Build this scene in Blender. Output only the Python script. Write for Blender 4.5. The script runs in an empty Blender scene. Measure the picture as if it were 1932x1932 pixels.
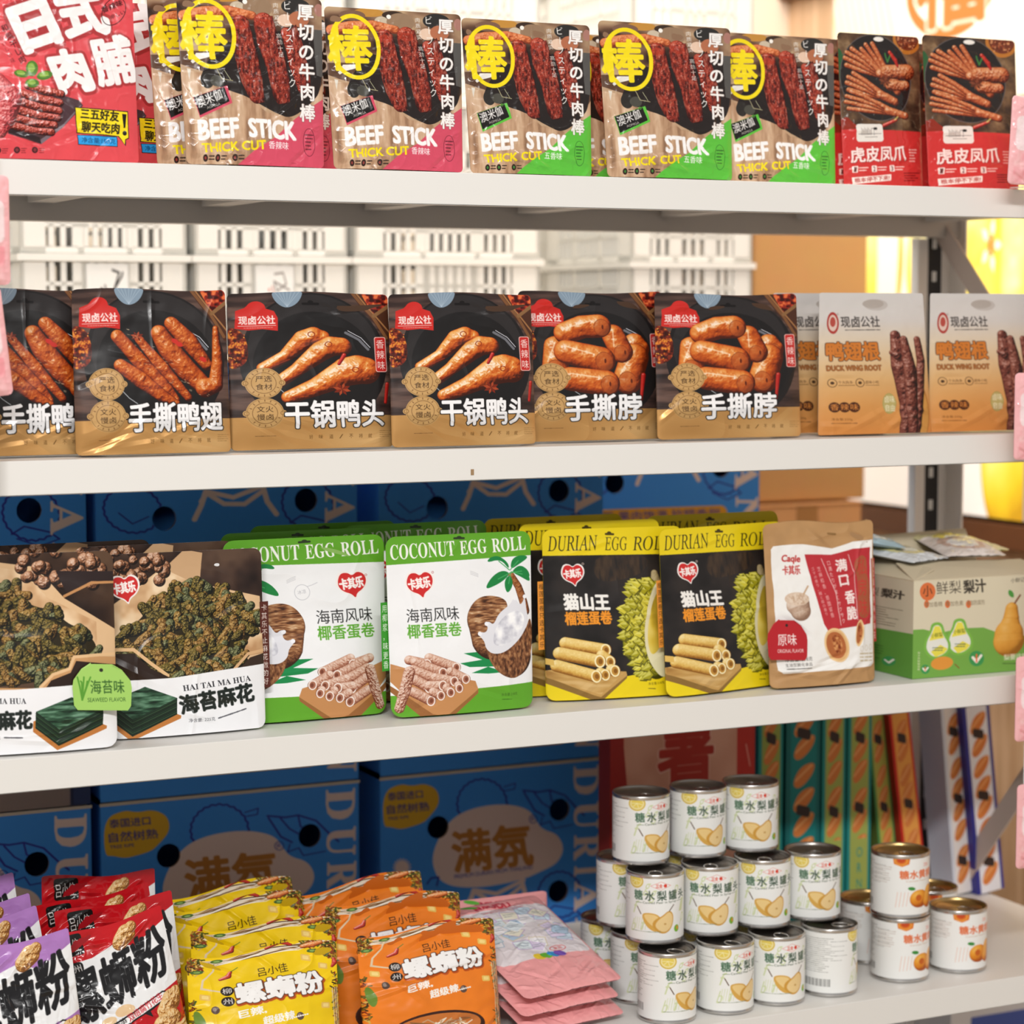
import bpy, bmesh, math, random
import numpy as np
from mathutils import Vector, Matrix

# ------------------------------------------------------------------ camera, world, lights, exposure
SC = bpy.context.scene
COL = SC.collection
FPX = 4300.0                      # focal length in pixels of the 1932 px frame
PHI = math.radians(25.6)          # how far the view turns right of the rack's normal
PIT = math.atan((966 - 598) / FPX)
FW = np.array([math.sin(PHI) * math.cos(PIT), math.cos(PHI) * math.cos(PIT), -math.sin(PIT)])
RT = np.array([math.cos(PHI), -math.sin(PHI), 0.0])
UP = np.cross(RT, FW)
CAM = np.array([0.0, -2.756 * math.cos(PHI) * math.cos(PIT), 0.0])
cam_data = bpy.data.cameras.new('camera')
cam = bpy.data.objects.new('camera', cam_data)
COL.objects.link(cam)
SC.camera = cam
cam.matrix_world = Matrix(((RT[0], UP[0], -FW[0], CAM[0]), (RT[1], UP[1], -FW[1], CAM[1]), (RT[2], UP[2], -FW[2], CAM[2]), (0, 0, 0, 1)))
cam_data.sensor_width = 36
cam_data.lens = FPX / 1932 * 36
cam_data.clip_start = 0.05
cam_data.dof.use_dof = True
cam_data.dof.focus_distance = 2.70
cam_data.dof.aperture_fstop = 4.2

world = bpy.data.worlds.new('world')
SC.world = world
world.use_nodes = True
world.node_tree.nodes['Background'].inputs[0].default_value = (1.0, 0.98, 0.955, 1)
world.node_tree.nodes['Background'].inputs[1].default_value = 0.45

def area(name, loc, target, sx, sy, power, color=(1, 0.95, 0.88)):
    d = bpy.data.lights.new(name, 'AREA')
    d.shape = 'RECTANGLE'; d.size = sx; d.size_y = sy; d.energy = power; d.color = color
    o = bpy.data.objects.new(name, d); COL.objects.link(o)
    o.location = loc
    o.rotation_euler = (Vector(target) - Vector(loc)).to_track_quat('-Z', 'Y').to_euler()
    return o
for _k in range(6):            # a row of ceiling panels over the aisle in front of the rack
    area('ceiling_light_front', (-1.3 + 0.60 * _k, -3.9, 1.95), (0.1 + 0.42 * _k, 0.0, -0.4), 0.50, 0.20, (60, 44, 28, 14, 6, 2)[_k], (1, 0.985, 0.968))
for _k in range(4):
    area('ceiling_light_aisle', (0.1 + 0.75 * _k, -1.6, 1.75), (0.35 + 0.6 * _k, 0.0, -0.4), 0.35, 0.12, 1.6 - 0.4 * _k, (1, 0.975, 0.945))
area('ceiling_light_back', (1.3, 0.62, 1.9), (1.5, 1.3, 0.0), 3.4, 0.5, 62, (1, 0.94, 0.85))
area('ceiling_light_right', (2.1, 1.2, 1.9), (2.6, 0.9, -0.5), 0.9, 1.4, 40)

SC.view_settings.view_transform = 'Standard'
SC.view_settings.look = 'None'
SC.view_settings.gamma = 1.0
SC.view_settings.use_curve_mapping = False
SC.view_settings.exposure = 0.0
SC.cycles.max_bounces = 6
SC.cycles.diffuse_bounces = 3
SC.cycles.glossy_bounces = 3
SC.cycles.transmission_bounces = 4

def ray(px, py):
    return FW * FPX + RT * (px - 966) + UP * (966 - py)
def P(px, py, Y):                      # the point of the plane at depth Y seen at a pixel
    d = ray(px, py)
    return CAM + d * (Y - CAM[1]) / d[1]
def Xat(px, Y, Z):                     # X of a point with known depth and height seen in a pixel column
    t = (px - 966) / FPX
    # (X*RT0 + dY*RT1) = t*(X*FW0 + dY*FW1 + Z*FW2)
    dY = Y - CAM[1]
    return (t * (dY * FW[1] + Z * FW[2]) - dY * RT[1]) / (RT[0] - t * FW[0])
def Zat(px, py, Y):
    return P(px, py, Y)[2]

Z1, Z2, Z3, Z4, ZF = 0.170, -0.157, -0.486, -0.908, -1.42      # shelf tops and the floor

# ------------------------------------------------------------------ materials
MATS = {}
def mat(name, color=(0.8, 0.8, 0.8), rough=0.5, metal=0.0, emit=0.0, coat=0.0, nscale=0, namp=0.0, bump=0.0, bscale=200, spec=0.5):
    if name in MATS: return MATS[name]
    m = bpy.data.materials.new(name); m.use_nodes = True
    nt = m.node_tree; b = nt.nodes['Principled BSDF']
    c = tuple(srgb(x) for x in color) + (1,)
    b.inputs['Base Color'].default_value = c
    b.inputs['Roughness'].default_value = rough
    b.inputs['Metallic'].default_value = metal
    b.inputs['Coat Weight'].default_value = coat
    b.inputs['Coat Roughness'].default_value = 0.08
    b.inputs['Specular IOR Level'].default_value = spec
    if emit:
        b.inputs['Emission Color'].default_value = c
        b.inputs['Emission Strength'].default_value = emit
    if nscale or bump:
        tc = nt.nodes.new('ShaderNodeTexCoord')
    if nscale:
        n = nt.nodes.new('ShaderNodeTexNoise'); n.inputs['Scale'].default_value = nscale; n.inputs['Detail'].default_value = 6
        r = nt.nodes.new('ShaderNodeMixRGB'); r.blend_type = 'MULTIPLY'; r.inputs[0].default_value = namp
        r.inputs[1].default_value = c
        nt.links.new(tc.outputs['Object'], n.inputs['Vector']); nt.links.new(n.outputs['Color'], r.inputs[2])
        nt.links.new(r.outputs[0], b.inputs['Base Color'])
    if bump:
        n2 = nt.nodes.new('ShaderNodeTexNoise'); n2.inputs['Scale'].default_value = bscale
        bp = nt.nodes.new('ShaderNodeBump'); bp.inputs['Strength'].default_value = bump; bp.inputs['Distance'].default_value = 0.001
        nt.links.new(tc.outputs['Object'], n2.inputs['Vector']); nt.links.new(n2.outputs['Fac'], bp.inputs['Height'])
        nt.links.new(bp.outputs[0], b.inputs['Normal'])
    MATS[name] = m
    return m
def srgb(v):
    return v / 12.92 if v <= 0.04045 else ((v + 0.055) / 1.055) ** 2.4
def print_mat(name, rough=0.4, coat=0.0, spec=0.35, emit=0.0, bump=0.0, bscale=300, metalfoil=True):
    """printed film: colour read from the mesh's print attribute, alpha says where the print is bare foil"""
    if name in MATS: return MATS[name]
    m = bpy.data.materials.new(name); m.use_nodes = True
    nt = m.node_tree; b = nt.nodes['Principled BSDF']
    a = nt.nodes.new('ShaderNodeVertexColor'); a.layer_name = 'print'
    nt.links.new(a.outputs['Color'], b.inputs['Base Color'])
    b.inputs['Roughness'].default_value = rough; b.inputs['Specular IOR Level'].default_value = spec
    b.inputs['Coat Weight'].default_value = coat
    b.inputs['Coat Roughness'].default_value = 0.06
    if metalfoil:
        mp = nt.nodes.new('ShaderNodeMapRange')
        mp.inputs['From Min'].default_value = 1.0; mp.inputs['From Max'].default_value = 0.0
        nt.links.new(a.outputs['Alpha'], mp.inputs['Value']); nt.links.new(mp.outputs[0], b.inputs['Metallic'])
    if emit:
        nt.links.new(a.outputs['Color'], b.inputs['Emission Color']); b.inputs['Emission Strength'].default_value = emit
    if bump:
        tc = nt.nodes.new('ShaderNodeTexCoord')
        n2 = nt.nodes.new('ShaderNodeTexNoise'); n2.inputs['Scale'].default_value = bscale
        bp = nt.nodes.new('ShaderNodeBump'); bp.inputs['Strength'].default_value = bump; bp.inputs['Distance'].default_value = 0.001
        nt.links.new(tc.outputs['Object'], n2.inputs['Vector']); nt.links.new(n2.outputs['Fac'], bp.inputs['Height'])
        nt.links.new(bp.outputs[0], b.inputs['Normal'])
    MATS[name] = m
    return m

# ------------------------------------------------------------------ objects
def mesh_obj(name, verts, faces, m, parent=None, smooth=False):
    me = bpy.data.meshes.new(name)
    me.from_pydata([tuple(v) for v in verts], [], faces)
    if m: me.materials.append(m)
    if smooth: me.polygons.foreach_set('use_smooth', [True] * len(me.polygons))
    me.update()
    o = bpy.data.objects.new(name, me); COL.objects.link(o)
    if parent: o.parent = parent
    return o
def bm_obj(name, bm, m, parent=None, smooth=False, bevel=0.0):
    me = bpy.data.meshes.new(name)
    bm.normal_update(); bm.to_mesh(me); bm.free()
    for x in (m if isinstance(m, (list, tuple)) else [m]): me.materials.append(x)
    if smooth: me.polygons.foreach_set('use_smooth', [True] * len(me.polygons))
    o = bpy.data.objects.new(name, me); COL.objects.link(o)
    if parent: o.parent = parent
    if bevel:
        md = o.modifiers.new('bevel', 'BEVEL'); md.width = bevel; md.segments = 2; md.limit_method = 'ANGLE'
    return o
def bx(bm, x0, x1, y0, y1, z0, z1, mtx=None, mi=0):
    v = [bm.verts.new((x, y, z)) for z in (z0, z1) for y in (y0, y1) for x in (x0, x1)]
    if mtx is not None:
        for q in v: q.co = mtx @ q.co
    for f in ((0, 2, 3, 1), (4, 5, 7, 6), (0, 1, 5, 4), (2, 6, 7, 3), (0, 4, 6, 2), (1, 3, 7, 5)):
        bm.faces.new([v[i] for i in f]).material_index = mi
def lathe(bm, prof, n=40, cx=0, cy=0):
    rings = []
    for r, z in prof:
        rings.append([bm.verts.new((cx + r * math.cos(2 * math.pi * k / n), cy + r * math.sin(2 * math.pi * k / n), z)) for k in range(n)])
    for a, b in zip(rings, rings[1:]):
        for k in range(n):
            bm.faces.new((a[k], a[(k + 1) % n], b[(k + 1) % n], b[k]))
    return rings
def empty(name, loc=(0, 0, 0), rz=0):
    o = bpy.data.objects.new(name, None); COL.objects.link(o)
    o.location = loc; o.rotation_euler = (0, 0, rz); o.empty_display_size = 0.02
    return o
def tag(o, label, cat, group=None):
    o['label'] = label; o['category'] = cat
    if group: o['group'] = group
    return o
def struct(o):
    o['kind'] = 'structure'; return o
def copy_tree(o, parent=None):
    c = o.copy(); COL.objects.link(c); c.parent = parent
    for ch in [q for q in bpy.data.objects if q.parent == o]: copy_tree(ch, c)
    return c

# ------------------------------------------------------------------ print shop: numpy drawing of package artwork
RNG = np.random.RandomState(7)
def fbm(h, w, cell, octv=4, seed=0, sx=1.0, sy=1.0):
    rs = np.random.RandomState(seed); out = np.zeros((h, w)); amp = 1.0; tot = 0
    for o in range(octv):
        cy = max(cell * sy / 2 ** o, 1.0); cx = max(cell * sx / 2 ** o, 1.0)
        gh, gw = int(h / cy) + 3, int(w / cx) + 3
        g = rs.rand(gh, gw)
        y = np.arange(h) / cy; x = np.arange(w) / cx
        yi = y.astype(int); xi = x.astype(int); fy = y - yi; fx = x - xi
        fy = fy * fy * (3 - 2 * fy); fx = fx * fx * (3 - 2 * fx)
        a = g[yi][:, xi]; b = g[yi][:, xi + 1]; c = g[yi + 1][:, xi]; d = g[yi + 1][:, xi + 1]
        out += amp * ((a * (1 - fx) + b * fx) * (1 - fy)[:, None] + (c * (1 - fx) + d * fx) * fy[:, None])
        tot += amp; amp *= 0.5
    return out / tot
def hexc(c):
    if isinstance(c, str):
        c = c.lstrip('#'); return np.array([int(c[i:i + 2], 16) / 255 for i in (0, 2, 4)])
    return np.array(c, float)
def ramp(t, cols):
    cols = np.array([hexc(c) for c in cols]); n = len(cols) - 1
    t = np.clip(t, 0, 1) * n; i = np.minimum(t.astype(int), n - 1); f = (t - i)[..., None]
    return cols[i] * (1 - f) + cols[i + 1] * f
def dilate(m, r):
    R = int(math.ceil(r)); p = np.pad(m, R); out = m.copy(); h, w = m.shape
    for dy in range(-R, R + 1):
        for dx in range(-R, R + 1):
            k = min(1.0, r + 0.5 - math.hypot(dx, dy))
            if k > 0: out = np.maximum(out, k * p[R + dy:R + dy + h, R + dx:R + dx + w])
    return out
_GL = {}
def outline(s):
    """outline loops of a piece of lettering in the built-in font: edge list (n,4)"""
    if s in _GL: return _GL[s]
    cu = bpy.data.curves.new('t', 'FONT'); cu.body = s; cu.fill_mode = 'NONE'; cu.resolution_u = 3
    o = bpy.data.objects.new('t', cu); me = o.to_mesh()
    n = len(me.vertices); co = np.zeros(n * 3); me.vertices.foreach_get('co', co); co = co.reshape(-1, 3)[:, :2]
    ed = np.zeros(len(me.edges) * 2, int); me.edges.foreach_get('vertices', ed); ed = ed.reshape(-1, 2)
    o.to_mesh_clear(); bpy.data.objects.remove(o); bpy.data.curves.remove(cu)
    # order every edge along its loop so that winding is consistent
    if len(ed):
        wrap = (ed[:, 1] - ed[:, 0]) > 1
        ed[wrap] = ed[wrap][:, ::-1]
        sw = (~wrap) & (ed[:, 1] < ed[:, 0]) & ((ed[:, 0] - ed[:, 1]) == 1)
        ed[sw] = ed[sw][:, ::-1]
    _GL[s] = (co, ed)
    return _GL[s]
SS = 4
def cover(p0, p1, w, h, rule='nz'):
    """coverage mask of closed outlines given as edges p0->p1 in canvas pixels; returns (x0,y0,mask)"""
    if len(p0) == 0: return None
    allp = np.concatenate([p0, p1]); lo = np.floor(allp.min(0)).astype(int) - 1; hi = np.ceil(allp.max(0)).astype(int) + 1
    x0, y0 = max(lo[0], 0), max(lo[1], 0); x1, y1 = min(hi[0], w), min(hi[1], h)
    if x1 <= x0 or y1 <= y0: return None
    W, H = (x1 - x0) * SS, (y1 - y0) * SS
    a = (p0 - [x0, y0]) * SS; b = (p1 - [x0, y0]) * SS
    up = b[:, 1] > a[:, 1]; s = np.where(up, 1, -1)
    t = np.where(up[:, None], a, b); q = np.where(up[:, None], b, a)
    r0 = np.clip(np.ceil(t[:, 1] - 0.5), 0, H).astype(int); r1 = np.clip(np.ceil(q[:, 1] - 0.5), 0, H).astype(int)
    cnt = r1 - r0; ok = cnt > 0
    if not ok.any(): return None
    t, q, s, r0, cnt = t[ok], q[ok], s[ok], r0[ok], cnt[ok]
    idx = np.repeat(np.arange(len(cnt)), cnt)
    row = r0[idx] + (np.arange(len(idx)) - np.repeat(np.cumsum(cnt) - cnt, cnt))
    x = t[idx, 0] + (row + 0.5 - t[idx, 1]) * (q[idx, 0] - t[idx, 0]) / (q[idx, 1] - t[idx, 1])
    c = np.clip(np.ceil(x - 0.5), 0, W).astype(int)
    acc = np.zeros((H, W + 1), np.int32)
    np.add.at(acc, (row, c), s[idx])
    k = np.cumsum(acc, 1)[:, :W]
    m = (k != 0) if rule == 'nz' else (k % 2 != 0)
    return x0, y0, m.reshape(y1 - y0, SS, x1 - x0, SS).mean((1, 3))

class Art:
    """a print; drawing coordinates are those of the quad (tl, tr, br, bl), stored as w x h cells"""
    def __init__(s, quad, k=1.3, bg='#ffffff', w=None, h=None):
        q = np.array(quad, float); s.q = q
        W = (np.linalg.norm(q[1] - q[0]) + np.linalg.norm(q[2] - q[3])) / 2
        H = (np.linalg.norm(q[3] - q[0]) + np.linalg.norm(q[2] - q[1])) / 2
        s.w = w or int(W * k); s.h = h or int(H * k); s.k = s.w / W
        dst = np.array([[0, 0], [s.w, 0], [s.w, s.h], [0, s.h]], float)
        A = []; B = []
        for (x, y), (u, v) in zip(q, dst):
            A.append([x, y, 1, 0, 0, 0, -u * x, -u * y]); B.append(u)
            A.append([0, 0, 0, x, y, 1, -v * x, -v * y]); B.append(v)
        s.M = np.append(np.linalg.solve(np.array(A), np.array(B)), 1).reshape(3, 3)
        s.c = np.ones((s.h, s.w, 3)) * hexc(bg); s.a = np.ones((s.h, s.w))
        s.n = 0
    def m(s, pts):
        p = np.atleast_2d(np.array(pts, float)); v = np.c_[p, np.ones(len(p))] @ s.M.T
        return v[:, :2] / v[:, 2:]
    def blend(s, cov, col, alpha=1.0):
        if cov is None: return
        x0, y0, m = cov; h, w = m.shape; m = (m * alpha)[..., None]
        r = s.c[y0:y0 + h, x0:x0 + w]
        c = col if (isinstance(col, np.ndarray) and col.ndim == 3) else hexc(col)
        if isinstance(c, np.ndarray) and c.ndim == 3 and c.shape[:2] != (h, w): c = c[y0:y0 + h, x0:x0 + w]
        s.c[y0:y0 + h, x0:x0 + w] = r * (1 - m) + c * m
    def poly(s, pts, col, alpha=1.0, smooth=False):
        pts = np.array(pts, float)
        if smooth: pts = chaikin(pts)
        p = s.m(pts); s.blend(cover(p, np.roll(p, -1, 0), s.w, s.h), col, alpha)
    def ell(s, cx, cy, rx, ry, col, rot=0, alpha=1.0):
        t = np.linspace(0, 2 * math.pi, 40, endpoint=False); c, d = math.cos(math.radians(rot)), math.sin(math.radians(rot))
        x = rx * np.cos(t); y = ry * np.sin(t)
        s.poly(np.c_[cx + x * c - y * d, cy + x * d + y * c], col, alpha)
    def ring(s, cx, cy, rx, ry, wd, col, rot=0, alpha=1.0):
        t = np.linspace(0, 2 * math.pi, 41); c, d = math.cos(math.radians(rot)), math.sin(math.radians(rot))
        x = rx * np.cos(t); y = ry * np.sin(t)
        s.line(np.c_[cx + x * c - y * d, cy + x * d + y * c], wd, col, alpha)
    def rect(s, x0, y0, x1, y1, col, alpha=1.0):
        s.poly([(x0, y0), (x1, y0), (x1, y1), (x0, y1)], col, alpha)
    def rrect(s, x0, y0, x1, y1, r, col, alpha=1.0, slant=0.0):
        pts = []
        for cx, cy, a0 in ((x1 - r, y0 + r, -90), (x1 - r, y1 - r, 0), (x0 + r, y1 - r, 90), (x0 + r, y0 + r, 180)):
            for a in (0, 30, 60, 90):
                t = math.radians(a0 + a); pts.append((cx + r * math.cos(t), cy + r * math.sin(t) + slant * (cx - x0)))
        s.poly(pts, col, alpha)
    def line(s, pts, wd, col, alpha=1.0):
        p = s.m(pts); s.blend(s._stroke(p, wd * s.k / 2), col, alpha)
    def _stroke(s, p, r):
        r = max(r, 0.35)
        lo = np.floor(p.min(0) - r - 1).astype(int); hi = np.ceil(p.max(0) + r + 1).astype(int)
        x0, y0 = max(lo[0], 0), max(lo[1], 0); x1, y1 = min(hi[0], s.w), min(hi[1], s.h)
        if x1 <= x0 or y1 <= y0: return None
        yy, xx = np.mgrid[y0:y1, x0:x1] + 0.5; d = np.full(xx.shape, 1e9)
        for a, b in zip(p[:-1], p[1:]):
            v = b - a; L = v @ v + 1e-9
            t = np.clip(((xx - a[0]) * v[0] + (yy - a[1]) * v[1]) / L, 0, 1)
            d = np.minimum(d, np.hypot(xx - a[0] - t * v[0], yy - a[1] - t * v[1]))
        return x0, y0, np.clip(r + 0.5 - d, 0, 1)
    def text(s, t, x0, y0, x1, y1, h, col, bold=0.0, out=None, lean=0.0, alpha=1.0, up=None, shadow=None):
        """lettering whose ink runs from (x0,y0) bottom-left to (x1,y1) bottom-right, h high"""
        co, ed = outline(t)
        if len(ed) == 0: return
        lo, hi = co.min(0), co.max(0); u = (co - lo) / np.maximum(hi - lo, 1e-6)
        if t.isascii():      # keep the capital height for the baseline
            pass
        d = np.array([x1 - x0, y1 - y0]); n = np.array([d[1], -d[0]]) / (np.linalg.norm(d) + 1e-9) if up is None else np.array(up, float)
        pts = np.array([x0, y0]) + u[:, :1] * d + u[:, 1:] * (n * h + lean * h * d / (np.linalg.norm(d) + 1e-9))
        p = s.m(pts); s._glyph(p[ed[:, 0]], p[ed[:, 1]], col, bold, out, alpha, shadow)
    def _glyph(s, a, b, col, bold, out, alpha=1.0, shadow=None):
        mar = 8
        cv = cover(a + mar, b + mar, s.w + 2 * mar, s.h + 2 * mar)
        if cv is None: return
        x0, y0, m = cv
        R = int(math.ceil((bold + (out[0] if out else 0)) * s.k)) + 2
        m = np.pad(m, R); x0 -= R + mar; y0 -= R + mar
        if bold: m = dilate(m, bold * s.k)
        if shadow: s._put(x0 + int(shadow[0] * s.k), y0 + int(shadow[1] * s.k), dilate(m, shadow[3] * s.k) if len(shadow) > 3 else m, shadow[2], alpha)
        if out: s._put(x0, y0, dilate(m, out[0] * s.k), out[1], alpha)
        s._put(x0, y0, m, col, alpha)
    def _put(s, x0, y0, m, col, alpha):
        h, w = m.shape; a, b = max(0, -x0), max(0, -y0); c, d = min(w, s.w - x0), min(h, s.h - y0)
        if c <= a or d <= b: return
        s.blend((x0 + a, y0 + b, m[b:d, a:c]), col, alpha)
    def vtext(s, t, x0, y0, x1, y1, w, col, bold=0.0, out=None, gap=0.12, alpha=1.0):
        """characters stacked downwards from top centre (x0,y0) to bottom centre (x1,y1)"""
        n = len(t); step = np.array([x1 - x0, y1 - y0]) / n; L = np.linalg.norm(step); dn = step / L; rt = np.array([dn[1], -dn[0]]); rt = rt * (1 if rt[0] > 0 else -1)
        for i, ch in enumerate(t):
            if ch == ' ': continue
            co, ed = outline(ch)
            if not len(ed): continue
            c = np.array([x0, y0]) + step * (i + 0.5)
            q = co - (np.array([0.5, 0.38]) if not ch.isascii() else (co.min(0) + co.max(0)) / 2)
            if ch in 'ー—': q = np.c_[q[:, 1], -q[:, 0]]
            pts = c + q[:, :1] * rt * w + q[:, 1:] * (-dn) * L * (1 - gap)
            p = s.m(pts); s._glyph(p[ed[:, 0]], p[ed[:, 1]], col, bold, out, alpha)
    def lines(s, x0, y0, x1, n, dy, col, hgt=2.2, slant=0.0, seed=1, alpha=0.8):
        """tiny unreadable small print as broken strokes"""
        rs = np.random.RandomState(abs(int(seed)))
        for i in range(n):
            x = x0; y = y0 + i * dy; e = x1 - (rs.rand() * 0.35 * (x1 - x0) if i else 0)
            while x < e:
                L = 1.5 + rs.rand() * 3.5
                s.line([(x, y + slant * (x - x0)), (x + L, y + slant * (x + L - x0))], hgt * (0.5 + rs.rand() * 0.5), col, alpha); x += L + 1.6
    def tube(s, pts, rad, cols, bump=0.25, cell=6, seed=1, light=(-0.45, -0.65), spec=0.5, flat=1.0, edge=0.35):
        """a rounded, shaded form along a centre line: painted food"""
        p = s.m(pts); r = np.interp(np.linspace(0, 1, len(p)), np.linspace(0, 1, len(rad)), rad) * s.k
        R = r.max() + 2
        lo = np.floor(p.min(0) - R).astype(int); hi = np.ceil(p.max(0) + R).astype(int)
        x0, y0 = max(lo[0], 0), max(lo[1], 0); x1, y1 = min(hi[0], s.w), min(hi[1], s.h)
        if x1 - x0 < 2 or y1 - y0 < 2: return
        yy, xx = np.mgrid[y0:y1, x0:x1] + 0.5; H = np.full(xx.shape, -1e9); cov = np.zeros(xx.shape)
        pp = list(zip(p[:-1], p[1:], r[:-1], r[1:])) if len(p) > 1 else [(p[0], p[0], r[0], r[0])]
        for a, b, ra, rb in pp:
            v = b - a; L = v @ v + 1e-9
            t = np.clip(((xx - a[0]) * v[0] + (yy - a[1]) * v[1]) / L, 0, 1); rr = ra + (rb - ra) * t
            d = np.hypot(xx - a[0] - t * v[0], yy - a[1] - t * v[1])
            H = np.maximum(H, np.sqrt(np.clip(1 - (d / rr) ** 2, 0, 1)) * rr); cov = np.maximum(cov, np.clip(rr + 0.5 - d, 0, 1))
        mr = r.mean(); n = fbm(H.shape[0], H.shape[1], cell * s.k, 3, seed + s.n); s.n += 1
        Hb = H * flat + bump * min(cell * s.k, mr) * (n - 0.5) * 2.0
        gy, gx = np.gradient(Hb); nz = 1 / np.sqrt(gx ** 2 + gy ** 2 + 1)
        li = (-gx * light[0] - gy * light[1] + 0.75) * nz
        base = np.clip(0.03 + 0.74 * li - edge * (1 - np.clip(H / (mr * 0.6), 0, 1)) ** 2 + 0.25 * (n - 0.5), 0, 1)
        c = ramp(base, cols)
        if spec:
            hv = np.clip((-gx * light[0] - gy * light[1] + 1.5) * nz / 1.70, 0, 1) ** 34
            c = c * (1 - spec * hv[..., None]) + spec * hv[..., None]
        s.blend((x0, y0, cov), c)
    def noise_poly(s, pts, cols, cell=12, octv=4, seed=3, sx=1, sy=1, con=2.0, alpha=1.0, smooth=False):
        n = fbm(s.h, s.w, cell * s.k, octv, seed, sx, sy); n = np.clip((n - 0.5) * con + 0.5, 0, 1)
        s.poly(pts, ramp(n, cols), alpha, smooth)
    def foil(s, pts, val=0.0):
        p = s.m(pts); cv = cover(p, np.roll(p, -1, 0), s.w, s.h)
        if cv is None: return
        x0, y0, m = cv; h, w = m.shape
        s.a[y0:y0 + h, x0:x0 + w] = s.a[y0:y0 + h, x0:x0 + w] * (1 - m) + val * m
def chaikin(p, it=3):
    for _ in range(it):
        q = np.roll(p, -1, 0); p = np.stack([p * 0.75 + q * 0.25, p * 0.25 + q * 0.75], 1).reshape(-1, 2)
    return p
# ------------------------------------------------------------------ artwork, top shelf
MEAT = ['#2a0d0a', '#5e1d16', '#94311f', '#c2563a', '#eab9a0']
GLAZE = ['#35110a', '#7c2a0e', '#b04a16', '#d27430', '#f6cf9a']
def scatter(a, n, x0, y0, x1, y1, cols, r0, r1, seed=0, al=1.0):
    rs = np.random.RandomState(seed)
    for i in range(n):
        a.ell(x0 + rs.rand() * (x1 - x0), y0 + rs.rand() * (y1 - y0), r0 + rs.rand() * (r1 - r0), (r0 + rs.rand() * (r1 - r0)) * 0.7, cols[rs.randint(len(cols))], rs.rand() * 180, al)
def star_anise(a, cx, cy, r, col='#6e2412', hi='#a8482a'):
    for k in range(8):
        t = k * math.pi / 4 + 0.3; d = np.array([math.cos(t), math.sin(t) * 0.8]); n = np.array([-d[1], d[0]])
        c = np.array([cx, cy])
        a.poly([c, c + d * r * 0.55 + n * r * 0.2, c + d * r, c + d * r * 0.55 - n * r * 0.2], col if k % 2 else hi)
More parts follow.
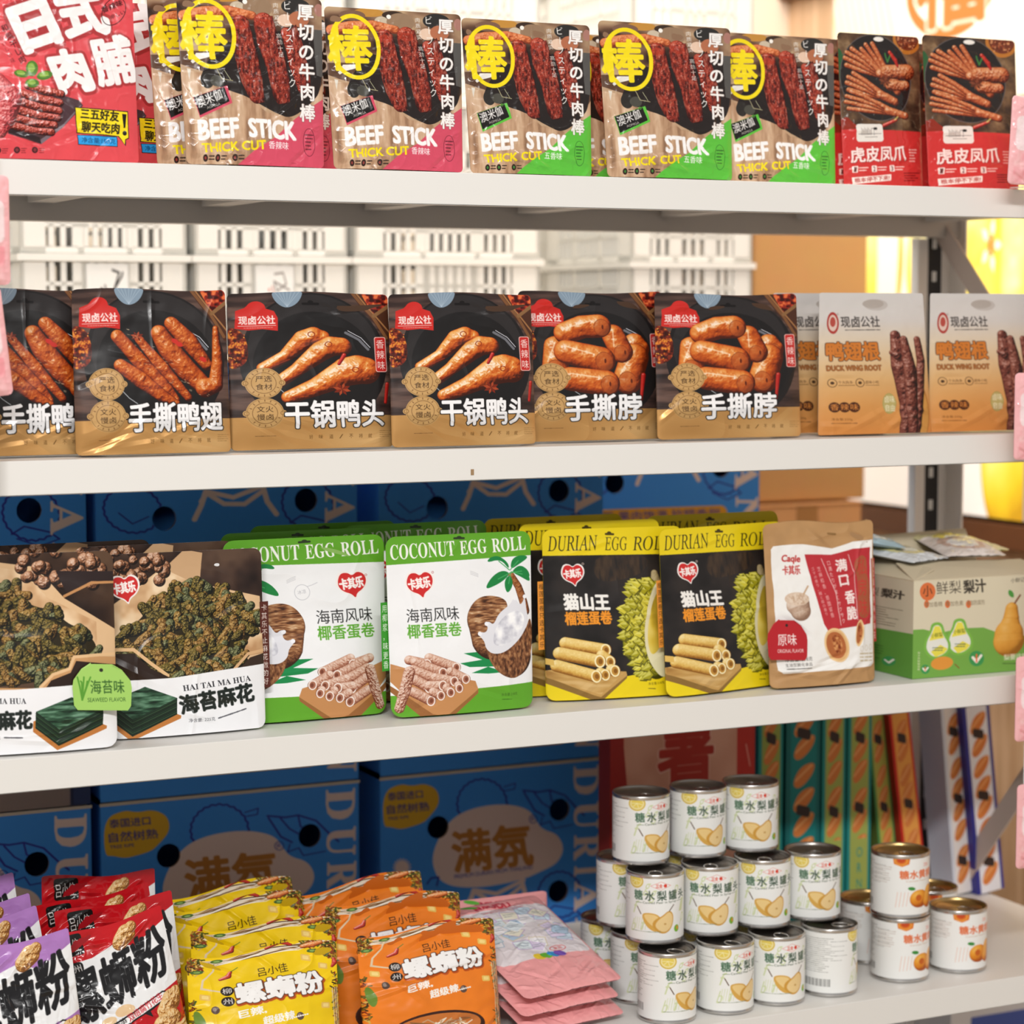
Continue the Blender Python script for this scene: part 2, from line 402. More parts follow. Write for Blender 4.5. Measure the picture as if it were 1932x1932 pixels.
def art_pork():
    a = Art([(-330, -130), (1600, -90), (1635, 1900), (-300, 1835)], 0.225, '#d84a50')
    n = fbm(a.h, a.w, 60, 4, 5); a.c *= (0.95 + 0.1 * n)[..., None]
    W = '#eeeae8'
    def fat(pts, w=120): a.line(pts, w + 14, '#b23a3c', 0.5); a.line(pts, w, W)
    a.text('日', 305, 655, 715, 510, 500, W, 40, up=(-0.40, -0.90), shadow=(4, 8, '#a93436', 46))
    a.text('式', 810, 490, 1320, 400, 560, W, 33, up=(-0.32, -0.95), shadow=(4, 8, '#a93436', 44))
    a.text('肉', 700, 1115, 1090, 1060, 480, W, 31, up=(-0.36, -0.93), shadow=(4, 8, '#a93436', 37))
    a.text('脯', 1165, 1030, 1640, 950, 540, W, 23, up=(-0.24, -0.96), shadow=(4, 8, '#a93436', 28))
    a.ring(1365, 165, 125, 180, 9, '#3a1012', 38)
    a.text('香辣味', 1230, 190, 1480, 90, 70, '#3a1012', 5, up=(-0.3, -0.95)); a.text('辛しい', 1330, 260, 1500, 190, 50, '#3a1012', 3, up=(-0.3, -0.95))
    a.vtext('和風干し肉', 40, 350, 270, 790, 84, '#3a1012', 4); a.vtext('おいしい味', 0, 470, 150, 790, 60, '#7a2226', 1)
    # dark tray and sliced pork
    a.poly([(80, 1420), (60, 1570), (440, 1690), (700, 1500), (940, 1260), (900, 1200), (660, 1130)], '#4a3338'); a.poly([(430, 1640), (700, 1470), (900, 1260), (930, 1250), (690, 1510), (440, 1690)], '#7a6a72')
    a.poly([(60, 1560), (440, 1680), (420, 1620), (80, 1500)], '#2c2024')
    rs = np.random.RandomState(2)
    for i, (x0, y0, x1, y1) in enumerate([(110, 1480, 560, 1560), (140, 1400, 600, 1480), (170, 1310, 640, 1400), (210, 1220, 660, 1320), (240, 1130, 670, 1230), (300, 1040, 690, 1130)]):
        a.tube([(x0, y0), ((x0 + x1) / 2, (y0 + y1) / 2 + 14), (x1, y1)], [46, 52, 44], MEAT[:3] + ['#d26a60', '#f2b8ae'], 0.5, 22, i, edge=0.6)
        a.line([(x0, y0 + 40), ((x0 + x1) / 2, (y0 + y1) / 2 + 52), (x1, y1 + 34)], 9, '#4a1214', 0.7)
    a.tube([(-300, 1000), (-60, 1020), (90, 1180), (40, 1400), (-20, 1560)], [120, 130, 140, 110, 60], ['#5e1d1c', '#a8353a', '#c94c50', '#dd7a78', '#f6cdc8'], 0.7, 26, 20)
    for cx, cy, rx, ry, ro in ((355, 845, 70, 90, 10), (230, 905, 85, 42, 8), (500, 920, 95, 50, -14), (350, 1010, 80, 50, 0)):
        a.ell(cx, cy, rx, ry, '#4e7a2a', ro); a.ell(cx - 8, cy - 10, rx * 0.6, ry * 0.6, '#86ad44', ro); a.line([(cx - rx * 0.5, cy), (cx + rx * 0.5, cy)], 6, '#b8cf7a')
    a.poly([(835, 1275), (1500, 1310), (1508, 1620), (1465, 1640), (1465, 1710), (1370, 1600), (855, 1570)], '#1c1a18'); a.poly([(845, 1285), (1492, 1320), (1498, 1612), (1455, 1632), (1450, 1690), (1380, 1592), (865, 1560)], '#f6da1e')
    a.poly([(862, 1585), (1360, 1600), (1360, 1720), (870, 1700)], '#1c1a18'); a.poly([(870, 1592), (1352, 1608), (1352, 1712), (878, 1692)], '#2d9be0')
    a.text('三五好友', 905, 1405, 1380, 1430, 115, '#17130e', 6); a.text('聊天吃肉', 915, 1550, 1385, 1570, 115, '#17130e', 6)
    a.poly([(1425, 1340), (1480, 1345), (1462, 1500), (1440, 1500)], '#17130e'); a.ell(1455, 1560, 26, 28, '#17130e')
    a.text('净含量:150克', 915, 1675, 1330, 1690, 62, '#0d3a66', 2)
    for cx in (-60, 155, 362): a.ell(cx, 1755, 36, 36, '#3a1a1c'); a.ell(cx, 1755, 20, 20, '#7a3034'); a.lines(cx + 50, 1740, cx + 110, 3, 22, '#7a2428', 10, seed=cx)
    return a
SLAB = ([(596, 350), (680, 335), (775, 352), (820, 640), (880, 960), (888, 1230), (800, 1245), (742, 1215), (650, 1020), (606, 800)], [(828, 375), (930, 310), (1040, 292), (1090, 560), (1150, 800), (1182, 1000), (1170, 1225), (1040, 1250), (990, 1180), (935, 850), (850, 600)], [(1200, 470), (1290, 380), (1370, 640), (1420, 900), (1425, 1070), (1300, 1100), (1240, 820), (1215, 600)])
def art_beef(green=False):
    C1 = '#5bbb3c' if green else '#cf4c62'
    a = Art([(15, 55), (1595, 85), (1560, 1895), (60, 1845)], 0.235, '#5c4030')
    a.noise_poly([(0, 0), (1700, 0), (1700, 700), (0, 700)], ['#2a1d18', '#5c4030', '#8a6a52', '#b89a78'], 200, 3, 4, 1.6, 1)
    for cx, cy, rx, ry, c in ((520, 110, 170, 50, '#c08a3c'), (330, 150, 150, 60, '#7a5a48'), (800, 130, 130, 50, '#3a2a20'), (660, 210, 80, 60, '#c8b8a0'), (880, 210, 160, 110, '#94785e'), (1300, 180, 160, 90, '#2c2a28'), (1180, 340, 90, 70, '#e0c0a8'), (1330, 320, 110, 90, '#b06a4a'), (1555, 210, 50, 70, '#a8766a')):
        a.ell(cx, cy, rx, ry, c)
    a.poly([(0, 820), (150, 880), (560, 1000), (700, 1100), (1000, 1300), (1350, 1250), (1600, 1000), (1600, 1900), (60, 1900)], '#b89878')
    a.noise_poly([(0, 880), (480, 980), (700, 1150), (900, 1330), (1250, 1400), (1600, 980), (1600, 1900), (60, 1900)], ['#8c6a50', '#ab8566', '#c4a080', '#d4b698'], 120, 4, 8, 0.5, 3, 1.8)
    a.poly([(480, 560), (600, 620), (700, 500), (860, 480), (1600, 420), (1560, 1080), (1420, 1230), (1180, 1400), (1010, 1350), (700, 1170), (540, 1120), (250, 1010), (240, 920)], '#241c1a', smooth=True)
    a.poly([(1480, 430), (1600, 430), (1600, 950), (1500, 930)], '#55524f')
    a.tube([(90, 330), (300, 290), (560, 260), (820, 300)], [60, 70, 60, 46], ['#7a3018', '#b4562e', '#d67a48', '#e8a070'], 0.5, 60, 3, spec=0.2)
    for i, (pts, rr) in enumerate(((((690, 400), (720, 620), (760, 860), (810, 1170)), [95, 110, 112, 78]), (((940, 370), (980, 560), (1050, 820), (1100, 1170)), [105, 118, 118, 84]), (((1180, 480), (1260, 680), (1290, 860), (1330, 1080)), [60, 90, 90, 60]))):
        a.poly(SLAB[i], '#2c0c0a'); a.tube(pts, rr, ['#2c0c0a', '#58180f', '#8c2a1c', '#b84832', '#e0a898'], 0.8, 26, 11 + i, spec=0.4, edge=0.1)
        a.noise_poly(SLAB[i], ['#2c0c0a', '#561810', '#84281c', '#a43c2a', '#c47460'], 30, 4, 31 + i, 0.7, 1.6, 1.9, 0.7)
        p0 = np.array(pts[0]); a.ell(p0[0], p0[1] + 10, rr[0] * 0.8, rr[0] * 0.5, '#b83a22', 0, 0.55)
        rs = np.random.RandomState(i)
        for k in range(60):
            t = rs.rand() * 3; j = int(t); q = np.array(pts[j]) * (1 - t + j) + np.array(pts[min(j + 1, 3)]) * (t - j) + (rs.rand(2) - 0.5) * [150, 30]
            a.line([q, q + (rs.rand(2) - 0.5) * [26, 40]], 4, ['#e8b0a0', '#c86048', '#f4dcd4'][rs.randint(3)], 0.55)
    a.poly([(140, 810), (200, 720), (350, 715), (340, 760), (230, 790), (160, 830)], '#e8e4dc'); a.poly([(100, 880), (140, 890), (120, 1000)], '#ded6c8')
    a.ell(300, 1000, 70, 90, '#2c2824'); a.ell(400, 1010, 70, 60, '#4a4840')
    a.line([(400, 880), (450, 990), (560, 1010)], 8, '#a8a07c'); a.line([(480, 900), (540, 1000)], 5, '#c8c8a0')
    # round title
    Y = '#f0d818'
    a.ring(345, 510, 262, 355, 46, Y, -6)
    a.text('棒', 55, 780, 530, 775, 500, Y, 15, up=(-0.02, -1))
    # side lettering
    a.vtext('厚切の牛肉棒', 1408, 130, 1375, 1440, 190, '#f2eeea', 8, out=(5, '#5a4038'))
    a.vtext('ビーフスティック', 1205, 110, 1215, 1080, 96, '#efeae4', 2.5); a.vtext('肉质紧实 高劲十足', 1075, 140, 1110, 750, 64, '#e2dcd4', 1)
    a.poly([(580, 1860), (760, 1720), (990, 1590), (1220, 1400), (1380, 1290), (1600, 1160), (1640, 1950), (560, 1950)], C1, smooth=False)
    a.vtext('棒', 1375, 1222, 1370, 1440, 190, '#f2eeea', 8, out=(5, '#5a4038'))
    a.poly([(145, 1180), (500, 1060), (545, 1240), (205, 1390)], C1); a.poly([(150, 1180), (470, 1075), (515, 1225), (205, 1365)], '#1b1715')
    a.text('澳米伽', 195, 1295, 450, 1195, 112, '#f0ece8', 4, up=(-0.28, -0.96)); a.text('AOMIGA', 280, 1305, 420, 1262, 26, '#cfc8c0', 1)
    if green: a.ring(440, 1085, 14, 14, 4, '#6fce4a')
    a.text('BEEF', 195, 1605, 600, 1580, 185, '#f4f0ee', 13, up=(-0.06, -1)); a.text('STICK', 720, 1580, 1225, 1615, 180, '#f4f0ee', 13, up=(-0.06, -1))
    a.text('THICK CUT', 215, 1735, 890, 1705, 88, Y, 7); a.text('五香味' if green else '香辣味', 920, 1700, 1135, 1715, 78, '#f4f0ee', 3)
    for cx in (242, 372, 550): a.ell(cx, 1790, 26, 36, '#2c1814'); a.ell(cx, 1790, 12, 16, '#8a3a34' if not green else '#3c7a34'); a.lines(cx + 38, 1772, cx + 92, 2, 30, '#3a2a22', 16, seed=cx)
    a.ring(1380, 1635, 70, 140, 6, '#6e2232' if not green else '#2c6a24'); a.lines(1335, 1560, 1430, 5, 36, '#6e2232' if not green else '#2c6a24', 16, seed=3)
    a.ell(745, 150, 26, 26, '#f4efe6')
    return a
def art_feet():
    a = Art([(925, 105), (1912, 130), (1860, 1670), (905, 1625)], 0.33, '#4c3728')
    a.noise_poly([(850, 60), (2000, 60), (2000, 1200), (850, 1200)], ['#2e2018', '#4c3728', '#6a5038', '#8a6e50'], 120, 4, 9, 1, 1, 1.6)
    a.ell(925, 430, 60, 160, '#2f5a34')
    a.ell(1760, 160, 170, 155, '#b8742e'); a.ell(1765, 150, 140, 125, '#6e3420'); scatter(a, 90, 1650, 70, 1880, 250, ['#a85a34', '#8a3c22', '#d09060', '#5a2414'], 6, 14, 3)
    a.ell(1350, 560, 420, 440, '#26201e'); a.ring(1350, 560, 420, 440, 8, '#5e5654')
    rs = np.random.RandomState(5); F = ['#4a1a0e', '#8c3c20', '#b45a32', '#d08a58', '#f0c8a0']
    def foot(x0, y0, x1, y1, w, sp, sd):
        d = np.array([x1 - x0, y1 - y0], float); L = np.linalg.norm(d); d /= L; n = np.array([-d[1], d[0]])
        for k, off in enumerate((-1.5, -0.5, 0.5, 1.5)):
            tip = np.array([x1, y1]) + n * off * sp + d * (0 if abs(off) < 1 else -40)
            mid = np.array([x0, y0]) + d * L * 0.5 + n * off * sp * 0.75
            a.tube([np.array([x0, y0]) + n * off * 12, mid, tip], [w * 0.95, w * 0.8, w * 0.75], F, 0.2, 22, sd + k)
        a.tube([(x0, y0), np.array([x0, y0]) - d * L * 0.45], [w * 1.5, w * 1.25], F, 0.3, 24, sd + 9)
    foot(1480, 560, 1230, 250, 34, 70, 1); foot(1400, 520, 1010, 340, 34, 62, 11); foot(1380, 740, 1010, 590, 34, 60, 21); foot(1450, 900, 980, 780, 30, 58, 31)
    a.tube([(1480, 500), (1740, 500)], [70, 80], F, 0.6, 22, 50); a.tube([(1500, 640), (1700, 640)], [55, 50], F, 0.6, 22, 51)
    star_anise(a, 1450, 600, 80, '#5a2a18', '#7c4028')
    for p in (((1540, 300), (1600, 380), (1620, 440)), ((1380, 1050), (1540, 990)), ((960, 980), (1060, 1060))): a.tube(p, [20, 24, 14], ['#5a0e0c', '#9c1e18', '#c8382a', '#f09078'], 0.1, 20, 60)
    a.line([(1480, 310), (1500, 400), (1540, 330)], 14, '#3c7a3c'); a.line([(1560, 960), (1520, 990)], 12, '#c8c070')
    a.poly([(880, 1060), (1150, 1085), (1912, 1110), (1900, 1720), (880, 1720)], '#c83230')
    a.poly([(880, 980), (980, 960), (1050, 1040), (1040, 1080), (880, 1080)], '#8c2c1c')
    a.rrect(1055, 1030, 1362, 1205, 30, '#e6e0d8', slant=0.01); 
    for i in range(7): a.line([(1110 + i * 12, 1070 + (i % 3) * 8), (1110 + i * 12, 1140)], 4, '#6a625c')
    a.text('山门', 1180, 1140, 1260, 1140, 70, '#5a5450', 2); a.ell(1275, 1078, 22, 14, '#2c2826'); a.line([(1080, 1130), (1340, 1128)], 5, '#6a625c'); a.line([(1150, 1160), (1290, 1160)], 5, '#6a625c')
    a.text('虎皮凤爪', 985, 1405, 1625, 1395, 145, '#f6ded8', 6, shadow=(4, 6, '#8c1e1c', 5))
    for i, cx in enumerate((1018, 1232, 1445)):
        a.rrect(cx - 30, 1440, cx + 30, 1502, 10, '#f0dcd4'); a.text('123'[i], cx - 12, 1494, cx + 12, 1494, 44, '#5a1c1a', 3); a.lines(cx + 40, 1458, cx + 145, 2, 26, '#f0c8c0', 13, seed=i)
    a.poly([(990, 1545), (1220, 1540), (1430, 1528), (1428, 1588), (1210, 1600), (990, 1612)], '#f2e4dc'); a.text('根本停不下来!', 1015, 1598, 1410, 1582, 44, '#a02420', 3)
    a.lines(1675, 1290, 1770, 5, 28, '#e8a8a0', 14, seed=5); a.lines(1595, 1520, 1800, 4, 24, '#6c1416', 12, seed=8)
    a.ell(1415, 165, 60, 24, '#f0ece4')
    return a

# ------------------------------------------------------------------ artwork, second shelf
def art_braised(kind):
    a = Art([(0, 0), (290, 0), (290, 318), (0, 318)], 1.32, '#33261f')
    a.noise_poly([(-5, -5), (300, -5), (300, 330), (-5, 330)], ['#241a18', '#3c2c28', '#5a443c', '#6c5248'], 30, 4, 21, 3.0, 0.35, 1.4)
    a.ell(150, 140, 132, 138, '#1f1b1b'); a.ell(150, 118, 118, 112, '#2c2828'); a.ell(152, 150, 112, 110, '#1c1919')
    a.line([(208, 82), (232, 96), (248, 116)], 5, '#6c6c72'); a.line([(212, 78), (236, 92), (252, 112)], 1.2, '#d8d8e0'); a.line([(84, 196), (96, 210), (112, 222)], 1.3, '#b0b4b8')
    # wooden tray with chilli at the upper right
    a.poly([(217, -5), (292, -5), (292, 100), (284, 100), (268, 70)], '#4a2a1c'); a.noise_poly([(238, -5), (292, -5), (292, 24), (262, 46)], ['#3c0e0a', '#7c1e14', '#b03c22', '#e0703c'], 7, 2, 5, 1, 1, 2.5)
    a.line([(222, -4), (260, 48), (284, 92)], 6, '#7a5030'); a.line([(229, -4), (266, 48), (290, 80)], 3, '#9c6c42'); a.line([(262, 46), (292, 24)], 7, '#86603c')
    a.noise_poly([(-3, 72), (12, 70), (28, 84), (34, 110), (32, 138), (18, 152), (-3, 154)], ['#34100a', '#5c1c10', '#8c3018', '#e08a30'], 6, 3, 6, 1, 1, 2.2, smooth=True)
    scatter(a, 30, 0, 76, 30, 146, ['#e8a040', '#c86028', '#8a1c10'], 0.8, 2, 7)
    # the thumb cut with the pale lining
    a.poly([(78, -3), (135, -3), (132, 12), (122, 26), (106, 33), (92, 27), (81, 13)], '#8497a8', smooth=True); 
    for k in range(7): a.line([(106, 30), (84 + k * 7.5, 0)], 0.8, '#b4c4d2', 0.7)
    a.rrect(132, 22, 164, 27, 2.5, '#141010'); a.ell(148, 21, 5, 3.5, '#141010')
    # red crest
    a.poly([(14, 36), (30, 30), (38, 22), (50, 18), (62, 24), (66, 32), (82, 38), (88, 52), (87, 78), (60, 74), (36, 76), (12, 72)], '#c92a24', smooth=False); a.ell(50, 32, 17, 15, '#c92a24')
    a.text('现卤公社', 19, 64, 83, 64, 17, '#fbf4ee', 0.9); a.line([(18, 67), (84, 67)], 0.9, '#f4d8d0'); a.lines(28, 71, 76, 1, 3, '#f0c0b8', 1.4, seed=2)
    if kind == 'wing':
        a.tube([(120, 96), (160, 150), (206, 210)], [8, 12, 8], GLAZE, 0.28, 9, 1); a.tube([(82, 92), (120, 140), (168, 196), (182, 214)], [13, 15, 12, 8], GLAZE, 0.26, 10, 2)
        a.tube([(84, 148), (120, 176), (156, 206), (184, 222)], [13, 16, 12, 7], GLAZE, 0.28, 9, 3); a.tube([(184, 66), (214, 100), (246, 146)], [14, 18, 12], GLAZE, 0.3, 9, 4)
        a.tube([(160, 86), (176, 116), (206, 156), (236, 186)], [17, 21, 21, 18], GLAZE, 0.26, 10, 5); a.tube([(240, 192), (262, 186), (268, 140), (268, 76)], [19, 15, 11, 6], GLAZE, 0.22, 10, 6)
        for x, y in ((188, 100), (196, 106), (240, 136)): a.ell(x, y, 7, 4.5, '#c42c22', 30)
        star_anise(a, 118, 92, 13)
        rs = np.random.RandomState(3)
        for i in range(55): x, y = 90 + rs.rand() * 160, 0; y = 90 + (x - 90) * 0.75 + (rs.rand() - 0.4) * 60; a.line([(x, y), (x + 2 + rs.rand() * 3, y + 1)], 0.9, '#fbe0b8', 0.55)
        title = '手撕鸭翅'; x0, x1 = 95, 272
    elif kind == 'head':
        for s, q, r in ((1, [(57, 153), (96, 130), (131, 97), (150, 90), (166, 92)], [11, 12, 19, 19, 14]), (2, [(80, 184), (115, 158), (161, 120), (180, 110), (200, 110)], [12, 13, 20, 20, 18]), (3, [(98, 213), (147, 193), (206, 162), (226, 158), (240, 160)], [13, 18, 29, 30, 28])):
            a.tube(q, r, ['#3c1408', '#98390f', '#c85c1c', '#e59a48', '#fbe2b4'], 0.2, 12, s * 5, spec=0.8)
            e = q[-2]; a.ring(e[0] - 4, e[1] - 4 + (4 if s == 3 else 0), 6, 5, 1.6, '#8a2c10'); a.line([(q[0][0] + 4, q[0][1] + 2), (q[1][0] + 8, q[1][1] + 6)], 1.6, '#8a2c10')
            a.line([(q[0][0] + 6, q[0][1] - 4), (q[1][0], q[1][1] - 6)], 2, '#fde6bc', 0.8)
        for p in (((203, 128), (192, 146)), ((281, 188), (276, 226))): a.tube(p, [4, 3], ['#6a0c0c', '#b0201c', '#e04838'], 0, 9, 1)
        star_anise(a, 194, 198, 17, '#7a2410', '#a84424'); title = '干锅鸭头'; x0, x1 = 92, 270
    else:
        N = ['#4a1808', '#96380f', '#c45a1c', '#e08c40', '#fad8a0']
        for s, q, r in ((1, [(69, 118), (66, 160)], [20, 22]), (2, [(226, 112), (236, 122)], [20, 18]), (3, [(225, 140), (206, 190)], [25, 26]), (4, [(184, 92), (198, 128)], [20, 21]), (5, [(90, 88), (124, 74), (156, 72)], [20, 21, 22]), (6, [(90, 128), (156, 146)], [22, 25]), (7, [(94, 186), (162, 196)], [22, 24])):
            r = [v * 1.16 for v in r]; a.tube(q, r, N, 0.18, 13, s * 3, spec=0.8); e = q[-1]
            a.ell(e[0] + (6 if s > 4 else 0), e[1] + 3, r[-1] * 0.62, r[-1] * 0.72, '#b0582a', 0, 0.55); a.ring(e[0] + (6 if s > 4 else 0), e[1] + 3, r[-1] * 0.6, r[-1] * 0.7, 1.3, '#7c3012', 0, 0.7); a.ell(e[0] + 8, e[1] + 2, 2, 5, '#5c200c')
            a.line([(q[0][0], q[0][1] - r[0] * 0.45), (q[-1][0] - 14, q[-1][1] - r[-1] * 0.45)], 3, '#fff0d4', 0.55)
        star_anise(a, 66, 186, 19, '#7a2410', '#983c20'); a.tube([(240, 180), (232, 232)], [5, 3], ['#6a0c0c', '#b0201c', '#d04030'], 0, 9, 1)
        title = '手撕脖'; x0, x1 = 80, 232
    # gold foot
    g = [(-5, 252), (296, 252), (296, 325), (-5, 325)]
    a.poly(g, '#c6965a'); a.noise_poly(g, ['#b07f46', '#c6965a', '#d9ac70'], 60, 2, 31, 2, 1, 1.2); a.foil(g, 0.62)
    for cy, t in ((183, ('严选', '食材')), (244, ('文火', '慢卤'))):
        a.ell(57, cy, 32, 31, '#c39a62'); a.ell(26, cy, 6, 6, '#c39a62'); a.ell(88, cy, 6, 6, '#c39a62')
        a.ring(57, cy, 21, 21, 0.9, '#6a4826'); a.ring(57, cy, 30, 29, 0.8, '#8a6436'); a.ring(26.5, cy, 4, 4, 0.8, '#6a4826'); a.ring(87.5, cy, 4, 4, 0.8, '#6a4826')
        a.text(t[0], 43, cy - 2, 71, cy - 2, 12.5, '#3a2412', 0.3); a.text(t[1], 43, cy + 14, 71, cy + 14, 12.5, '#3a2412', 0.3)
        for k in range(16):
            if k % 8 in (0, 7): continue
            t_ = math.pi * 2 * k / 16; a.line([(57 + 24 * math.cos(t_), cy + 24 * math.sin(t_)), (57 + 27 * math.cos(t_), cy + 27 * math.sin(t_))], 1.6, '#6a4826', 0.8)
    a.text(title, x0, 275, x1, 274, 54, '#f4f2f2', 1.9, out=(2.1, '#15110f'))
    for i, c in enumerate('好味道/不将就'): a.text(c, 132 + i * 18, 298, 139 + i * 18, 298, 8.5, '#6c4a22', 0.2)
    a.lines(40, 290, 72, 1, 4, '#7a5630', 1.6, seed=3); a.lines(262, 284, 284, 4, 4, '#9a7240', 1.4, seed=4)
    if kind != 'wing':
        a.rrect(260, 90, 282, 163, 4, '#f0b8b0'); a.rrect(261.5, 91.5, 280.5, 161.5, 3, '#c02a26'); a.vtext('香辣味', 271, 94, 271, 160, 16, '#f8e0d8', 0.3)
    return a
def art_duckroot():
    a = Art([(1563, 553), (1757, 556), (1757, 824), (1543, 829)], 1.5, '#d8cfc6')
    t = np.linspace(0, 1, a.h)[:, None] * np.ones((1, a.w)); a.c = ramp(t, ['#cfcbc8', '#cfc8c2', '#d6bf9f', '#d3a871', '#d09351', '#cc8440'])
    a.ell(1668, 576, 22, 10, '#bcb4ae'); a.ell(1663, 574, 20, 8, '#aea49c')
    a.ell(1584, 608, 11, 20, '#a83a34', 4); a.ell(1584, 608, 8, 15, '#d9bcae', 4); a.ell(1584, 606, 5, 9, '#b04a40', 4)
    a.text('现卤公社', 1599, 616, 1671, 616, 20, '#3a3432', 0.7); a.lines(1606, 621, 1670, 1, 4, '#5a524e', 2.4)
    a.ring(1594, 592, 1.6, 1.6, 0.5, '#6a625c')
    a.text('鸭翅根', 1567, 678, 1662, 678, 34, '#c8752c', 1.7, out=(1.5, '#3a2012'), lean=0.04); a.text('DUCK WING ROOT', 1565, 698, 1662, 698, 10, '#b86a28', 0.6, out=(0.9, '#3a2012'))
    for cx in (1572, 1620): a.ring(cx, 722, 7.6, 8, 1.1, '#4a3018'); a.ell(cx, 722, 3.4, 3, '#4a3018')
    a.text('个大肉多', 1582, 724, 1607, 724, 6, '#5a3c20', 0.1); a.text('卤味小吃', 1630, 724, 1654, 724, 6, '#5a3c20', 0.1); a.line([(1582, 727), (1610, 727)], 0.8, '#5a3c20'); a.line([(1630, 727), (1654, 727)], 0.8, '#5a3c20')
    for i, c in enumerate('香辣味'): a.ell(1572 + i * 17, 771, 10, 10.5, '#4a2410'); a.text(c, 1565 + i * 17, 777, 1579 + i * 17, 777, 13, '#d8883c', 0.4)
    a.ell(1671, 764, 13, 21, '#a89858', 4); a.ell(1671, 764, 11.5, 19, '#b4a466', 4); a.text('卤味', 1663, 762, 1681, 762, 14, '#e8dfc0', 0.5); a.text('自由', 1663, 780, 1681, 780, 14, '#e8dfc0', 0.5)
    a.text('净含量:220g', 1565, 799, 1602, 799, 6, '#7a4c22', 0.1); a.lines(1565, 804, 1606, 1, 4, '#7a4c22', 2)
    a.ell(1722, 770, 28, 66, '#c89048', -8); a.ring(1722, 770, 28, 66, 2, '#a86c30', -8)
    R = ['#1e0c0a', '#47201a', '#6c342a', '#935848', '#d8a898']
    a.tube([(1738, 640), (1742, 680), (1730, 760), (1722, 824)], [7, 9, 10, 8], R, 0.4, 7, 3, spec=0.3); a.tube([(1697, 632), (1700, 690), (1704, 760), (1700, 826)], [10, 20, 14, 11], R, 0.45, 9, 1, spec=0.3)
    a.tube([(1712, 640), (1718, 700), (1714, 780), (1716, 828)], [8, 14, 12, 9], R, 0.45, 8, 2, spec=0.3); a.tube([(1686, 664), (1696, 670)], [5, 8], R, 0.5, 6, 5)
    return a
# ------------------------------------------------------------------ artwork, third shelf
SEA = ['#0c0b06', '#1e1b0c', '#3e3716', '#746128', '#c0a860']
def kaqile(a, cx, cy, s, rot=0):
    """the red heart-shaped speech balloon crest"""
    q = np.array([(-1, -0.25), (-0.8, -0.8), (-0.3, -0.85), (0, -0.6), (0.35, -0.95), (0.85, -0.75), (1, -0.2), (0.75, 0.35), (0.3, 0.65), (0.22, 1.05), (-0.05, 0.72), (-0.6, 0.55), (-0.95, 0.2)])
    a.poly(np.array([cx, cy]) + q * s * 1.14, '#f6eeea', smooth=True); a.poly(np.array([cx, cy]) + q * s, '#cf2c2c', smooth=True)
    for i, c in enumerate('卡其乐'): a.text(c, cx + (-0.82 + i * 0.55) * s, cy + (0.42 - i * 0.08) * s, cx + (-0.3 + i * 0.55) * s, cy + (0.36 - i * 0.08) * s, 0.78 * s, '#fdf6f2', 0.055 * s)
def crunch(a, poly, n, seed, r=(30, 58)):
    rs = np.random.RandomState(seed); P_ = np.array(poly, float); lo, hi = P_.min(0), P_.max(0)
    a.poly(poly, '#2a220f', smooth=True)
    pts = []
    while len(pts) < n:
        p = lo + rs.rand(2) * (hi - lo); ins = False
        for (x1, y1), (x2, y2) in zip(P_, np.roll(P_, -1, 0)):
            if (y1 > p[1]) != (y2 > p[1]) and p[0] < (x2 - x1) * (p[1] - y1) / (y2 - y1) + x1: ins = not ins
        if ins: pts.append(p)
    pts.sort(key=lambda p: p[1])
    pal = (SEA, ['#120e06', '#30240e', '#62481e', '#a07c3a', '#dcc084'], ['#10120a', '#24281a', '#45492c', '#74764c', '#b4b488'], ['#1a1208', '#402c12', '#745224', '#a47c40', '#d8bc84'])
    for i, p in enumerate(pts):
        t = rs.rand() * 3.14; d = np.array([math.cos(t), math.sin(t)]) * (r[0] + rs.rand() * (r[1] - r[0])); w = r[0] * (0.6 + 0.5 * rs.rand())
        a.tube([p - d * 0.7, p + d * 0.2 + rs.rand(2) * 8, p + d * 0.8], [w * 0.8, w, w * 0.7], pal[[0, 0, 1, 2, 0, 3][rs.randint(6)]], 0.9, 9, i + seed, spec=0.3)
def nori(a, x, y, s=1.0):
    a.poly([(x - 6, y + 55), (x + 150, y - 10), (x + 372, y + 78), (x + 370, y + 92), (x + 115, y + 202), (x - 8, y + 108)], '#c07a3c')
    a.poly([(x + 8, y + 5), (x + 190, y - 70), (x + 355, y - 10), (x + 350, y + 72), (x + 122, y + 180), (x + 4, y + 90)], '#16241a')
    for k in range(9): a.line([(x + 6, y + 14 + k * 9), (x + 122, y + 102 + k * 9), (x + 350, y - 2 + k * 9)], 3, ['#26402a', '#3c5a3a', '#1a2c1c'][k % 3])
    a.noise_poly([(x + 8, y + 5), (x + 190, y - 70), (x + 355, y - 10), (x + 125, y + 96)], ['#16281c', '#2a4a34', '#4a7056', '#6c9478'], 30, 4, 12, 2.5, 0.4, 2.0)
def flavour_tag(a, pts, hole, t1, tx, t2, ty, col, ink):
    pass
